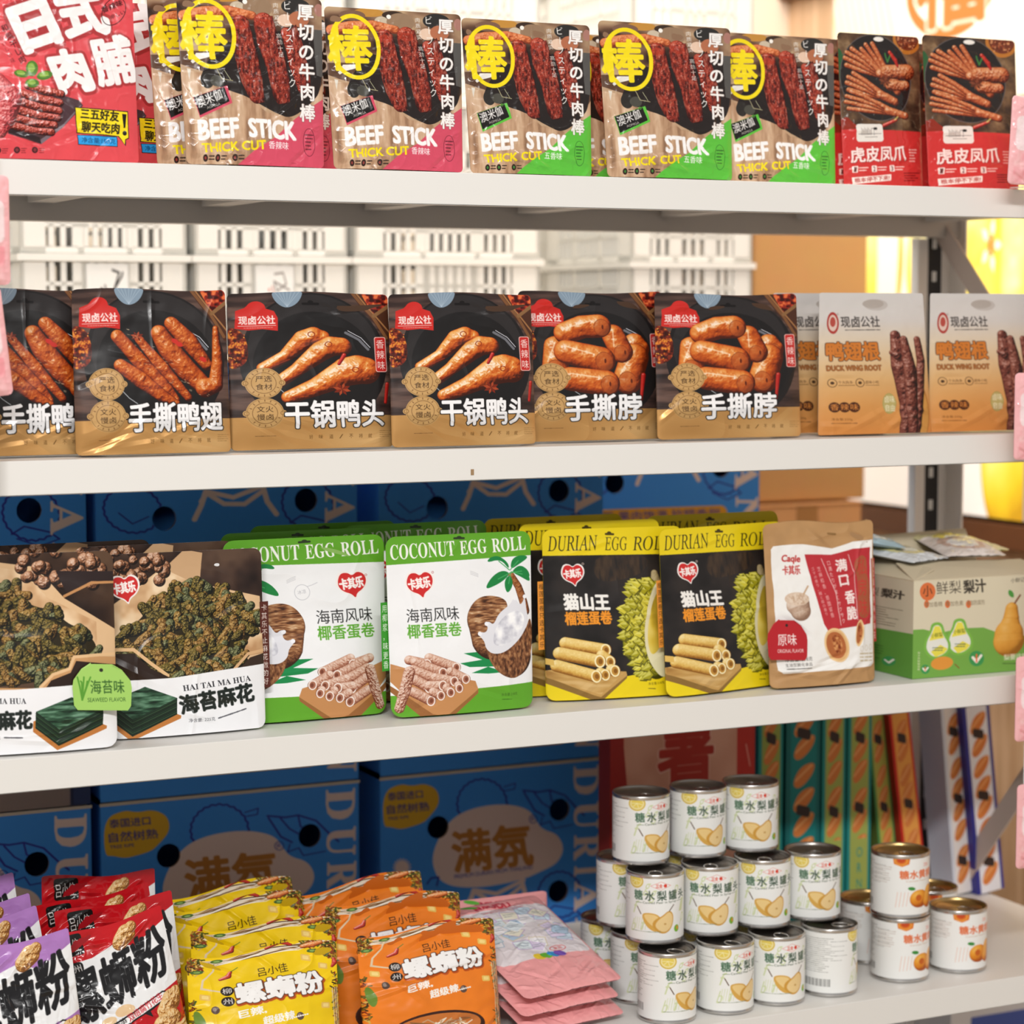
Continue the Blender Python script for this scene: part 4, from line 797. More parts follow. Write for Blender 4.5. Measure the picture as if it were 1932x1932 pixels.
def art_pink():
    """jelly pouch: clear window full of sachets above a pink foot"""
    a = Art([(0, 0), (230, 0), (230, 300), (0, 300)], 1.1, '#f0a4a4')
    a.rrect(6, 34, 224, 206, 14, '#e8dfe2')
    rs = np.random.RandomState(4)
    for i in range(26):
        x, y = 20 + rs.rand() * 180, 50 + rs.rand() * 130; c = ['#cfe0ee', '#e4d6ee', '#f2ecd8', '#dfe8ec', '#f4f0f2', '#b8cfe4'][rs.randint(6)]; t = rs.rand() * 6
        q = [(x + 26 * math.cos(t + k * 1.57), y + 18 * math.sin(t + k * 1.57)) for k in range(4)]; a.poly(q, c); a.line(q + q[:1], 1.6, ['#9fb8cc', '#c0a4d0', '#d8c8a0', '#ffffff'][rs.randint(4)]); a.lines(x - 12, y - 4, x + 12, 2, 6, '#7c8898', 2, seed=i)
    a.text('e', 66, 30, 84, 30, 18, '#b83048', 1.5); a.text('PUDU', 88, 30, 150, 30, 15, '#c83848', 1.6); a.lines(70, 40, 170, 2, 6, '#c85060', 3, seed=9)
    a.ell(60, 10, 18, 6, '#5cae3c', 20)
    for k, c in enumerate(('#e8c83c', '#6cb83c', '#3c9ad8', '#7c5ab8')): a.ell(96 + k * 16, 204, 13, 9, c, 20)
    a.ring(150, 188, 18, 8, 1.5, '#d83c3c'); a.text('果冻', 140, 192, 160, 192, 9, '#d83c3c', 0.6)
    return a
def art_can(kind='pear'):
    a = Art([(0, 0), (360, 0), (360, 128), (0, 128)], 1.4, '#efefec')
    C = 180
    if kind == 'pear':
        for k, (x, y) in enumerate(((C - 46, 62), (C - 22, 24), (C + 40, 30), (C + 58, 60), (C - 50, 100), (C - 28, 96), (C - 10, 38), (C + 60, 90))):
            a.text('fgplb'[k % 5], x - 5, y + 12, x + 5, y + 12, 26, '#c8d49c', 0.2, lean=0.3, alpha=0.8)
        for k in range(6): a.line([(C - 46 + k * 5, 106), (C - 42 + k * 5, 82)], 1.2, '#d6dcb4')
        a.ell(C - 42, 7, 17, 15, '#d8b83c'); a.ell(C - 42, 7, 14.5, 12.5, '#f0e0a0'); a.ell(C - 42, 6, 11.5, 10, '#e8d060')
        for t in (0.3, 1.3, 2.3, 3.1): a.line([(C - 42, 6), (C - 42 + 11 * math.cos(t), 6 + 9 * math.sin(t))], 1.2, '#f6ecb8')
        a.poly([(C + 10 - 22, 15), (C + 10, 6), (C + 32, 15), (C + 10, 24)], '#e4a8a0'); a.poly([(C + 10 - 19, 15), (C + 10, 7.2), (C + 29, 15), (C + 10, 22.8)], '#f2f2f0'); a.text('三全', C, 19, C + 13, 19, 8, '#d8402c', 0.7); a.ell(C + 19, 15, 3.6, 3.6, '#d8402c')
        for i, c in enumerate('糖水梨罐头'): a.text(c, C - 45 + i * 24, 46, C - 26 + i * 24, 45, 20, '#1f3c28' if i else '#1f5230', 0.75)
        a.line([(C - 42, 51), (C - 28, 51)], 0.8, '#4a6a3c'); a.line([(C + 46, 49), (C + 60, 49)], 0.8, '#4a6a3c'); a.text('Canned Pear in Syrup', C - 26, 54, C + 44, 52, 6, '#3a4a34', 0.2)
        PR = ['#a8762c', '#d0a250', '#e2c078', '#eed6a0', '#f8ecc8']
        a.poly([(C - 30, 74), (C - 14, 70), (C + 6, 74), (C + 14, 90), (C + 6, 108), (C - 4, 110), (C - 20, 98)], '#d8a850', smooth=True); a.poly([(C - 26, 76), (C - 14, 73), (C + 4, 76), (C + 8, 90), (C, 102), (C - 14, 92)], '#eccb88', smooth=True)
        a.poly([(C + 26, 66), (C + 36, 72), (C + 38, 88), (C + 32, 106), (C + 18, 115), (C + 2, 110), (C - 8, 96), (C - 2, 84), (C + 12, 78)], '#d09a40', smooth=True); a.poly([(C + 26, 69), (C + 34, 74), (C + 36, 88), (C + 31, 103), (C + 18, 112), (C + 5, 106), (C - 2, 96), (C + 6, 84), (C + 16, 78)], '#eccd92', smooth=True)
        a.ell(C + 19, 94, 2.6, 2, '#c89c58'); a.line([(C - 30, 74), (C - 38, 60)], 2, '#5c4030'); a.line([(C + 28, 68), (C + 38, 56)], 2, '#5c4030')
        a.ell(C + 46, 106, 6.5, 7.5, '#7cb434'); a.ell(C + 48, 105, 2.4, 4, '#e89040'); a.lines(C - 50, 110, C + 10, 1, 3, '#7a8468', 1.6, seed=4)
    else:
        a.poly([(C - 46, -2), (C - 12, -2), (C - 14, 12), (C - 28, 18), (C - 44, 12)], '#e07c28', smooth=False); a.ell(C - 30, 3, 8, 6, '#c84a1c'); a.ring(C - 30, 4, 12, 10, 1.5, '#f0b050')
        a.text('三全', C + 20, 20, C + 34, 20, 8, '#e07060', 0.6)
        for i, c in enumerate('糖水黄桃罐头'): a.text(c, C - 32 + i * 20, 46, C - 14 + i * 20, 45, 19, '#e0622c', 0.9)
        a.text('Canned Peach in Syrup', C - 20, 54, C + 60, 53, 5, '#c8a890', 0.2)
        for k in range(4): a.line([(C - 40 + k * 7, 110 - k), (C - 36 + k * 7, 76)], 1.2, '#e8c0b0')
        PE = ['#a84c10', '#d8801c', '#eca034', '#f8c868']
        a.tube([(C + 8, 92), (C + 12, 92)], [20, 20], PE, 0.05, 20, 1, spec=0.1); a.ell(C + 8, 90, 7, 7, '#c8601c'); a.tube([(C + 40, 78), (C + 36, 100)], [14, 16], PE, 0.05, 20, 2, spec=0.1); a.ell(C - 8, 68, 8, 4, '#3c8c3c', 10)
        a.lines(C - 88, 20, C - 50, 8, 5, '#b8a498', 1.6, seed=4)
    for x0 in (20,):
        a.lines(x0, 12, x0 + 70, 18, 4.2, '#8c8c88', 1.6, seed=6); 
        for k in range(22): a.rect(x0 + 4 + k * 2.8, 98, x0 + 4 + k * 2.8 + (1 + (k * 7) % 3 * 0.6), 114, '#8a8a88')
    a.lines(C - 96, 18, C - 62, 5, 10, '#8c8c88', 1.4, seed=8)
    return a
def art_carton():
    a = Art([(596, 252), (1758, 150), (1746, 1215), (604, 1350)], 0.42, '#3b8bdc')
    B = '#3b8bdc'; I = '#27298c'; Cc = '#e2c8bc'
    def wob(cx, cy, rx, ry, n=26, amp=0.06, t0=0, t1=6.283):
        t = np.linspace(t0, t1, n * 4); r = 1 + amp * np.abs(((t * n / 6.283 * 2) % 2) - 1); return np.c_[cx + rx * r * np.cos(t), cy + ry * r * np.sin(t)]
    a.poly([(612, 330), (700, 285), (760, 300), (830, 285), (895, 320), (905, 400), (850, 470), (820, 500), (760, 520), (700, 535), (650, 520), (612, 520)], '#d8a828', smooth=True)
    a.text('泰国进口', 638, 378, 818, 364, 44, I, 2); a.text('自然树熟', 635, 452, 852, 434, 50, I, 2); a.text('TREE RIPE', 638, 484, 745, 474, 16, I, 1)
    a.line(wob(1125, 400, 125, 130, 24, 0.06, 1.6, 6.6), 9, I); a.line([(1240, 310), (1300, 290), (1295, 322), (1250, 330)], 6, I)
    a.line([(1340, 330), (1420, 340), (1480, 330), (1560, 360), (1620, 430), (1660, 470)], 9, I); a.line([(1345, 340), (1400, 440), (1450, 470)], 9, I); a.line([(1400, 345), (1440, 400), (1500, 440)], 8, I); a.line([(1480, 335), (1490, 390), (1560, 420)], 8, I); a.line([(1440, 480), (1430, 520), (1480, 500), (1500, 540), (1600, 520)], 6, I)
    a.poly([(862, 730), (880, 620), (960, 480), (1080, 420), (1240, 400), (1370, 430), (1410, 500), (1440, 545), (1520, 570), (1556, 650), (1520, 730), (1440, 770), (1330, 820), (1100, 860), (920, 840)], Cc, smooth=True)
    a.text('满氛', 985, 775, 1392, 735, 225, '#b8762c', 8); a.ring(1392, 487, 20, 22, 4, I); a.text('R', 1383, 498, 1402, 496, 22, I, 1)
    a.text('PREMIUM DURIAN FROM THAILAND', 982, 806, 1390, 758, 22, I, 1.2)
    a.line([(1060, 920), (1090, 870), (1200, 890), (1340, 820)], 22, Cc); a.line([(1080, 870), (1060, 940), (1030, 1010)], 24, Cc); a.line([(1330, 820), (1350, 900), (1390, 960)], 24, Cc); a.line([(1090, 880), (1160, 925), (1250, 920), (1330, 850)], 22, Cc)
    a.line(wob(1530, 900, 110, 120, 22, 0.07), 9, I); a.line([(1450, 1000), (1500, 960), (1600, 980), (1640, 1010)], 8, I); a.line([(1470, 1020), (1560, 1050), (1640, 1010)], 6, I)
    a.line([(840, 830), (860, 800), (900, 795), (890, 840)], 9, I); a.line(wob(760, 980, 120, 110, 22, 0.07), 9, I); a.line([(700, 1000), (760, 1050), (830, 1010)], 6, I)
    for k in range(18):
        t = k * 0.349; a.line([(710, 740), (710 + 44 * math.cos(t), 740 + 46 * math.sin(t))], 7, Cc)
    a.ell(710, 740, 34, 36, Cc); a.ring(700, 160 + 40, 30, 22, 5, '#9ab0c8')
    # DURIAN, letters turned on their side, top to bottom
    co_h = 128; L = [('𝐃', 200, 356), ('𝐔', 400, 545), ('𝐑', 580, 712), ('𝐈', 748, 800), ('𝐀', 832, 990), ('𝐍', 1030, 1180)]
    for ch, y0, y1 in L: a.text(ch, 1610, y0 + 2, 1606, y1 + 2, 128, Cc, 3.5, up=(1, -0.06))
    a.rrect(640, 1180, 1560, 1255, 36, '#dc9a24', slant=-0.11); a.text('享受 果肉饱满 软糯香甜', 760, 1227, 1520, 1145, 48, I, 1.8)
    return a
def art_six():
    a = Art([(0, 0), (160, 0), (160, 130), (0, 130)], 1.6, '#26345c')
    a.rect(-2, 10, 150, 135, '#8a7870'); a.rect(-2, 10, 150, 12, '#1c2444'); a.rect(148, 10, 150, 135, '#1c2444'); a.text('6', 100, 106, 116, 106, 26, '#2a3c78', 1.2); a.text('生鲜水果', 20, 60, 120, 60, 22, '#6c5c56', 0.6)
    return a
def art_redbox():
    a = Art([(0, 0), (280, 0), (280, 330), (0, 330)], 1.0, '#c03026')
    a.rect(26, -5, 244, 340, '#dba088'); a.noise_poly([(26, -5), (244, -5), (244, 340), (26, 340)], ['#d0947c', '#e2ac94'], 50, 2, 3)
    a.text('薯', 92, 104, 196, 104, 104, '#b02a1c', 3.5, out=(2.0, '#f0d0c0')); a.poly([(0, 0), (20, 0), (60, 330), (0, 330)], '#a02620')
    a.text('片', 92, 230, 196, 230, 104, '#b02a1c', 7, out=(2.5, '#f0d0c0'))
    a.line([(262, 60), (270, 90)], 2, '#e8a090')
    return a
def art_snackbox(body, edge, seed):
    a = Art([(0, 0), (70, 0), (70, 360), (0, 360)], 1.0, body)
    a.rect(-2, -2, 10, 362, edge); a.rect(62, -2, 72, 362, edge); rs = np.random.RandomState(seed)
    for i in range(8):
        y = 10 + i * 42 + rs.rand() * 10; a.poly([(14, y + 26), (30, y), (60, y - 6), (56, y + 14), (36, y + 34), (20, y + 38)], '#d88040', smooth=True); a.line([(20, y + 24), (52, y)], 4, '#eca868')
        if i % 3 == 1: a.rrect(22, y - 20, 50, y - 2, 5, '#3a2c28', slant=0.3)
    if seed % 2: a.rect(12, 230, 60, 362, body); a.vtext('ORNB', 38, 240, 38, 350, 24, edge, 0.6)
    return a
def art_poster():
    """back-lit picture of durian flesh"""
    a = Art([(0, 0), (620, 0), (620, 330), (0, 330)], 0.8, '#f6efe0')
    Yc = ['#d8ae38', '#eed24a', '#f6e66c', '#faf2a4', '#fdf9d8']
    a.tube([(60, 60), (80, 160), (60, 260)], [90, 120, 80], Yc, 0.03, 60, 1, spec=0.2); a.poly([(80, -5), (160, -5), (190, 120), (160, 300), (90, 330), (110, 150)], '#f8f4dc', smooth=True); a.line([(150, 20), (176, 60), (190, 90)], 6, '#d89c3c')
    a.tube([(330, 40), (300, 170), (320, 300)], [70, 90, 60], Yc, 0.05, 60, 3, spec=0.1); a.tube([(470, 20), (450, 120), (480, 240)], [110, 120, 90], Yc, 0.05, 50, 4, spec=0.1); a.tube([(590, 40), (600, 200)], [60, 70], Yc, 0.05, 50, 5)
    a.noise_poly([(270, -5), (300, -5), (330, 60), (310, 90), (290, 40)], ['#d88c30', '#f0b850', '#f8e0a0'], 14, 3, 4)
    for k in range(5): t = k * 1.25; a.poly([(500 + 24 * math.cos(t - 0.3), 150 + 24 * math.sin(t - 0.3)), (500 + 36 * math.cos(t), 150 + 36 * math.sin(t)), (500 + 24 * math.cos(t + 0.3), 150 + 24 * math.sin(t + 0.3)), (500, 150)], '#f8f0d8')
    a.ring(500, 150, 12, 12, 3, '#a86c2c'); a.ell(500, 150, 9, 9, '#e08c3c')
    return a
def art_poster_low():
    a = Art([(0, 0), (620, 0), (620, 120), (0, 120)], 0.8, '#f6f1ea')
    Yc = ['#c89820', '#ecc82c', '#f6e050', '#faf08c', '#fdf8c8']
    a.tube([(300, 10), (420, 20)], [40, 46], Yc, 0.05, 40, 2); a.line([(270, 40), (340, 50), (420, 20)], 12, '#d88034'); a.tube([(560, 60), (600, 40)], [80, 90], Yc, 0.03, 60, 3)
    return a
def art_fu():
    a = Art([(0, 0), (400, 0), (400, 200), (0, 200)], 0.8, '#f2ead8')
    for k in range(9): a.line([(-20 + k * 14, 0), (40 + k * 14, 200)], 3, '#f0dc90', 0.8)
    a.ell(232, 62, 88, 64, '#ffffff'); a.ring(232, 62, 76, 52, 15, '#c07838'); a.text('福', 172, 104, 294, 104, 96, '#c07838', 5, out=(4, '#fffdf8'))
    return a
# ------------------------------------------------------------------ the setting
def G(px, py, Z):                      # ground point on the level Z seen at a pixel
    d = ray(px, py); t = Z / d[2]; q = CAM + d * t
    return q[0], q[1]
def PX(px, py, X):
    d = ray(px, py); t = X / d[0]; q = CAM + d * t
    return q[1], q[2]
WHITE = mat('painted_steel', (0.905, 0.895, 0.875), 0.42, bump=0.03, bscale=900)
GREYST = mat('grey_steel', (0.72, 0.70, 0.68), 0.45)
DARKST = mat('dark_slot', (0.16, 0.15, 0.15), 0.6)
bm = bmesh.new(); bx(bm, -2.5, 4.2, -3.4, 3.4, ZF - 0.05, ZF)
struct(bm_obj('floor', bm, mat('floor_tile', (0.72, 0.66, 0.58), 0.35, nscale=6, namp=0.1)))
bm = bmesh.new(); bx(bm, -2.5, 3.0, 2.6, 2.7, ZF, 2.2)
struct(bm_obj('wall_back', bm, mat('cream_wall', (0.93, 0.88, 0.80), 0.8)))
XW = 2.78
bm = bmesh.new(); bx(bm, XW, XW + 0.1, -0.6, 2.7, ZF, 2.2)
m = mat('wood_panel', (0.86, 0.68, 0.50), 0.5)
nt = m.node_tree; b = nt.nodes['Principled BSDF']; tc = nt.nodes.new('ShaderNodeTexCoord'); mp = nt.nodes.new('ShaderNodeMapping'); mp.inputs['Scale'].default_value = (12, 12, 0.7)
n = nt.nodes.new('ShaderNodeTexNoise'); n.inputs['Scale'].default_value = 4; n.inputs['Detail'].default_value = 8; cr = nt.nodes.new('ShaderNodeValToRGB')
cr.color_ramp.elements[0].position = 0.3; cr.color_ramp.elements[0].color = (0.50, 0.30, 0.16, 1); cr.color_ramp.elements[1].position = 0.7; cr.color_ramp.elements[1].color = (0.76, 0.53, 0.34, 1)
nt.links.new(tc.outputs['Object'], mp.inputs[0]); nt.links.new(mp.outputs[0], n.inputs[0]); nt.links.new(n.outputs[0], cr.inputs[0]); nt.links.new(cr.outputs[0], b.inputs['Base Color'])
struct(bm_obj('wall_right', bm, m))
ztr = PX(1620, 945, XW)[1]
bm = bmesh.new(); bx(bm, XW - 0.03, XW, -0.6, 2.6, ztr - 0.055, ztr - 0.005)
struct(bm_obj('trim_1', bm, mat('brown_trim', (0.42, 0.26, 0.16), 0.4), bevel=0.003))
bm = bmesh.new(); bx(bm, XW - 0.028, XW, -0.6, 2.6, 0.70, 0.76)
struct(bm_obj('trim_2', bm, MATS['brown_trim'], bevel=0.003))

def grid_mesh(name, pos, cols, m, parent=None, alpha=None, smooth=True, keep=None):
    """dense sheet: pos (h,w,3), cols (h,w,3) top row first; optional mask of kept cells"""
    h, w = pos.shape[:2]
    me = bpy.data.meshes.new(name)
    i = (np.arange(h - 1)[:, None] * w + np.arange(w - 1)[None, :])
    if keep is not None: i = i[keep[:h - 1, :w - 1]]
    i = i.reshape(-1); n = len(i)
    me.vertices.add(h * w); me.vertices.foreach_set('co', pos.reshape(-1).astype(np.float32))
    f = np.stack([i, i + w, i + w + 1, i + 1], 1).reshape(-1).astype(np.int32)
    me.loops.add(4 * n); me.loops.foreach_set('vertex_index', f)
    me.polygons.add(n); me.polygons.foreach_set('loop_start', np.arange(0, 4 * n, 4, dtype=np.int32))
    try: me.polygons.foreach_set('loop_total', np.full(n, 4, dtype=np.int32))
    except Exception: pass
    me.update(calc_edges=True)
    if smooth: me.polygons.foreach_set('use_smooth', np.ones(n, bool))
    at = me.color_attributes.new('print', 'BYTE_COLOR', 'POINT')
    c = np.ones((h, w, 4), np.float32); c[..., :3] = np.clip(cols, 0, 1)
    if alpha is not None: c[..., 3] = alpha
    at.data.foreach_set('color_srgb', c.reshape(-1))
    me.materials.append(m)
    o = bpy.data.objects.new(name, me); COL.objects.link(o)
    if parent: o.parent = parent
    return o
def sstep(a, b, x):
    t = np.clip((x - a) / (b - a), 0, 1); return t * t * (3 - 2 * t)
FILM = print_mat('satin_film', 0.30, 0.06, 0.3); GLOSS = print_mat('glossy_film', 0.17, 0.2, 0.3); MATTE = print_mat('matte_paper', 0.55, 0.0, 0.3)
CARD = print_mat('printed_card', 0.6, metalfoil=False); LABEL = print_mat('paper_label', 0.35, 0.12, metalfoil=False)
LIT = print_mat('backlit_film', 0.4, emit=0.55, metalfoil=False)

def pouch(name, art, W, H, T, m, mode='stand', rc=0.008, taper=1.0, wr=0.0012, seed=1, crush=0.0, back='#b8b4b0', top=0.12, creases=6, waist=0.0, topwob=0.0, gusset=None):
    """root Empty at the bottom centre; parts front_panel, back_panel, bottom_gusset"""
    root = empty(name)
    def shape(u, v, sgn, T_):
        e = np.clip(1 - np.abs(u) ** 2.4, 0, 1) ** 0.7
        if mode == 'stand': g = (1 - sstep(0.25, 1 - top, v)) * 0.85 + 0.15 * (1 - sstep(0.8, 1 - top * 0.6, v)); g = g * (0.86 + 0.14 * sstep(0, 0.12, v))
        elif mode == 'pillow': g = np.clip(1 - np.abs(2 * v - 1) ** 3.2, 0, 1) ** 0.6
        else: g = np.clip(np.sin(np.pi * np.clip(v * 0.93 + 0.05, 0, 1)), 0, 1) ** 0.5
        return T_ * e * g
    def sheet(nx, ny, sgn, T_, wob):
        u, v = np.meshgrid(np.linspace(-1, 1, nx), np.linspace(1, 0, ny))
        x = u * W / 2 * (taper * v + (1 - v)) * (1 - waist * np.sin(np.pi * v)); z = v * H
        # rounded corners: slide the outermost cells onto the arc
        dz = np.minimum(z, H - z); cut = np.where(dz < rc, rc - np.sqrt(np.maximum(rc ** 2 - (rc - dz) ** 2, 0)), 0); lim = W / 2 * (taper * v + (1 - v)) * (1 - waist * np.sin(np.pi * v)) - cut
        x = np.clip(x, -lim, lim)
        d = shape(u, v, sgn, T_)
        if wob is not None:
            env = sstep(0, 0.1, 1 - np.abs(u)) * (0.25 + 0.75 * sstep(0, 0.1, 1 - v))
            n1 = fbm(ny, nx, nx * 0.20, 3, seed) - 0.5; n2 = fbm(ny, nx, nx * 0.42, 2, seed + 5)
            ridge = 1 - np.abs(2 * fbm(ny, nx, nx * 0.34, 1, seed + 9) - 1); ridge = np.clip((ridge - 0.86) / 0.14, 0, 1) ** 1.5
            d = d + env * (wob * 1.5 * n1 + wob * 1.2 * ridge * (n2 - 0.3) * 2)
            rs = np.random.RandomState(seed)
            for k in range(creases):        # folds running in from the edges and over the foot
                cu, cv = (rs.rand() * 2 - 1) * 0.9, rs.choice([0.06, 0.1, 0.16, 0.9, 0.5 * rs.rand() + 0.2]); an = (rs.rand() - 0.5) * 1.6 + (1.57 if cv in (0.2,) else 0); L = 0.12 + rs.rand() * 0.25
                du = (u - cu); dv = (v - cv) * H / (W / 2); a_ = du * math.cos(an) + dv * math.sin(an); b_ = -du * math.sin(an) + dv * math.cos(an)
                d = d + wob * 1.5 * np.exp(-(a_ / (L * 1.2)) ** 2) * (1 - np.clip(np.abs(b_) / (0.05 + 0.03 * rs.rand()), 0, 1)) * rs.choice([-1, 1]) * env
            if m is GLOSS: d = d + 0.00055 * env * np.clip((1 - np.abs(2 * fbm(ny, nx, nx * 0.085, 2, seed + 50) - 1) - 0.7) / 0.3, 0, 1)
            if crush: d = d + crush * env * (fbm(ny, nx, nx * 0.12, 2, seed + 30) - 0.5)
        if topwob: z = z + topwob * np.sin(u * 3.3 + seed) * v ** 3
        y = -d if sgn < 0 else d * 0.7
        y = y + (-0.0003 if sgn < 0 else 0.0003)
        return np.stack([x, y, z], 2)
    fr = grid_mesh('front_panel', sheet(art.w, art.h, -1, T, wr), art.c, m, root, art.a)
    s2 = sheet(40, 40, 1, T, None); grid_mesh('back_panel', s2, np.ones((40, 40, 3)) * hexc(back), m, root)
    if mode == 'stand':
        u = np.linspace(-1, 1, 24); yf = -shape(u, u * 0, -1, T); yb = -yf * 0.7
        v = [(a * W / 2 * 0.97, b * 0.96, 0.004) for a, b in zip(u, yf)] + [(a * W / 2 * 0.97, b * 0.96, 0.004) for a, b in zip(u, yb)]
        gm = mesh_obj('bottom_gusset', v, [(i, i + 1, 25 + i, 24 + i) for i in range(23)], mat('gusset_' + (gusset or back).strip('#'), hexc(gusset or back), 0.45), root)
    root['W'] = W; root['H'] = H; root['T'] = T
    return root
def tree_copy(root):
    return copy_tree(root)
def put(root, px, py0, Y, zs, yaw=0.0, lean=5.0, roll=0.0, s=1.0, pxr=None, Yr=None):
    """stand a pouch on level zs with its bottom left corner at column px, depth Y (right corner at pxr, Yr)"""
    W = root['W'] * s; sx = s
    if pxr is not None:
        Yr = Y if Yr is None else Yr
        xa, xb = Xat(px, Y, zs), Xat(pxr, Yr, zs); w = math.hypot(xb - xa, Yr - Y); sx = w / root['W']; yw = math.atan2(Yr - Y, xb - xa)
        loc = [(xa + xb) / 2, (Y + Yr) / 2, zs]
    else:
        yw = math.radians(yaw); loc = [Xat(px, Y, zs) + W / 2 * math.cos(yw), Y + W / 2 * math.sin(yw), zs]
    loc[2] += 0.0016 + root['T'] * 0.68 * math.sin(math.radians(lean)) + abs(math.sin(math.radians(roll))) * W / 2
    root.location = loc
    root.scale = (sx, s, s)
    root.rotation_mode = 'XYZ'
    root.rotation_euler = (math.radians(-lean), math.radians(roll), yw)
    return root
def dims(xl, xr, yt, Y, zs, lean=5.0):
    X0, X1 = Xat(xl, Y, zs), Xat(xr, Y, zs)
    W = X1 - X0
    H = 0.2
    for _ in range(6):
        Zt = Zat((xl + xr) / 2, yt, Y + H * math.sin(math.radians(lean))); H = (Zt - zs) / math.cos(math.radians(lean))
    return W, H

# ------------------------------------------------------------------ the white shelving rack
XL, XR, YB = 0.12, 2.21, 0.52
rack = empty('shelving_rack', (1.2, 0.25, ZF)); tag(rack, 'white steel shelving rack of four long shelves holding all the snacks and cans', 'shelving')
def rk(name, bm, m, parent=rack, bevel=0.0):
    o = bm_obj(name, bm, m, parent, bevel=bevel); o.matrix_parent_inverse = Matrix.Translation((-1.2, -0.25, -ZF)); return o
for z in (Z1, Z2, Z3, Z4):
    bm = bmesh.new(); th = 0.0385
    bx(bm, XL, XR, 0.0017, YB, z - 0.0035, z)              # deck
    bx(bm, XL, XR, 0.0, 0.0016, z - th, z)                        # front lip
    bx(bm, XL, XR, 0.0, 0.012, z - th, z - th + 0.0016)           # folded hem
    sh = rk('shelf', bm, WHITE, bevel=0.0006)
    bm = bmesh.new(); bx(bm, XL, XR, YB - 0.03, YB, z - 0.045, z - 0.005); bx(bm, XL, XR, YB - 0.04, YB - 0.03, z - 0.012, z - 0.005)
    o = bm_obj('rear_beam', bm, GREYST, sh, bevel=0.001)
    for k in range(9):
        bm = bmesh.new(); x = XL + 0.13 + k * 0.235; bx(bm, x, x + 0.035, 0.013, YB - 0.041, z - 0.022, z - 0.0045)
        bm_obj('support_rib', bm, GREYST, sh)
for X, Yp, d in ((2.165, 0.475, 1), (2.165, 0.0, 1), (XL, 0.475, -1), (XL, 0.0, -1)):
    bm = bmesh.new(); y0, y1 = (Yp, Yp + 0.045)
    if Yp == 0: y0, y1 = 0.004, 0.05; X += 0.055 * d
    else: X += 0.0
    xo = 0.042 if (Yp > 0 and d > 0) else 0.0; bx(bm, X + xo, X + xo + 0.003, y0, y1, ZF, Z1 - 0.0005); yy = y1 if Yp > 0 else y0
    bx(bm, X - 0.0, X + 0.045, yy - 0.0015, yy + 0.0015, ZF, Z1 - 0.0005)
    po = rk('post', bm, mat('post_steel', (0.93, 0.92, 0.91), 0.4))
    if Yp > 0 and d > 0:
        bm = bmesh.new(); bx(bm, X - 0.030, X - 0.001, yy - 0.003, yy - 0.0015, ZF, Z1 - 0.0465); bx(bm, X - 0.030, X - 0.0285, yy - 0.02, yy - 0.003, ZF, Z1 - 0.0465); bm_obj('flange', bm, MATS['post_steel'], po)
        bm = bmesh.new(); bx(bm, X + 0.002, X + 0.028, yy - 0.00165, yy - 0.0015, ZF, Z1 - 0.01)
        for k in range(30):
            zc = Z1 - 0.062 - k * 0.052
            bx(bm, X + 0.010, X + 0.018, yy - 0.0019, yy - 0.0016, zc, zc + 0.016, mi=1)
        bm_obj('web', bm, [DARKST, mat('slot_light', (0.93, 0.93, 0.92), 0.5)], po)
for (p0, p1) in (((1778, 425), (1860, 560)), ((1940, 1478), (1790, 1705))):
    y0, z0 = PX(*p0, 2.19); y1, z1 = PX(*p1, 2.19); v = np.array([y1 - y0, z1 - z0]); L = np.linalg.norm(v); v /= L; nrm = np.array([-v[1], v[0]]) * 0.017
    e0 = np.array([y0, z0]) - v * 0.02; e1 = np.array([y1, z1]) + v * 0.16 if p0[1] < 500 else np.array([y1, z1]) + v * 0.06
    if p0[1] > 500: e0 = e0 - v * 0.2
    bm = bmesh.new(); q = [e0 + nrm, e1 + nrm, e1 - nrm, e0 - nrm]
    vs = [bm.verts.new((x, a[0], a[1])) for x in (2.1795, 2.1825) for a in q]
    for f in ((0, 1, 2, 3), (7, 6, 5, 4), (0, 4, 5, 1), (1, 5, 6, 2), (2, 6, 7, 3), (3, 7, 4, 0)): bm.faces.new([vs[i] for i in f])
    rk('brace', bm, mat('brace_steel', (0.76, 0.71, 0.68), 0.45))
# small brown chip in the paint of the second shelf's lip
bm = bmesh.new(); c = P(891, 890, 0); bx(bm, c[0] - 0.002, c[0] + 0.002, -0.0006, -0.0001, c[2] - 0.004, c[2] + 0.003); rk('paint_chip', bm, mat('chip', (0.62, 0.50, 0.36), 0.7))

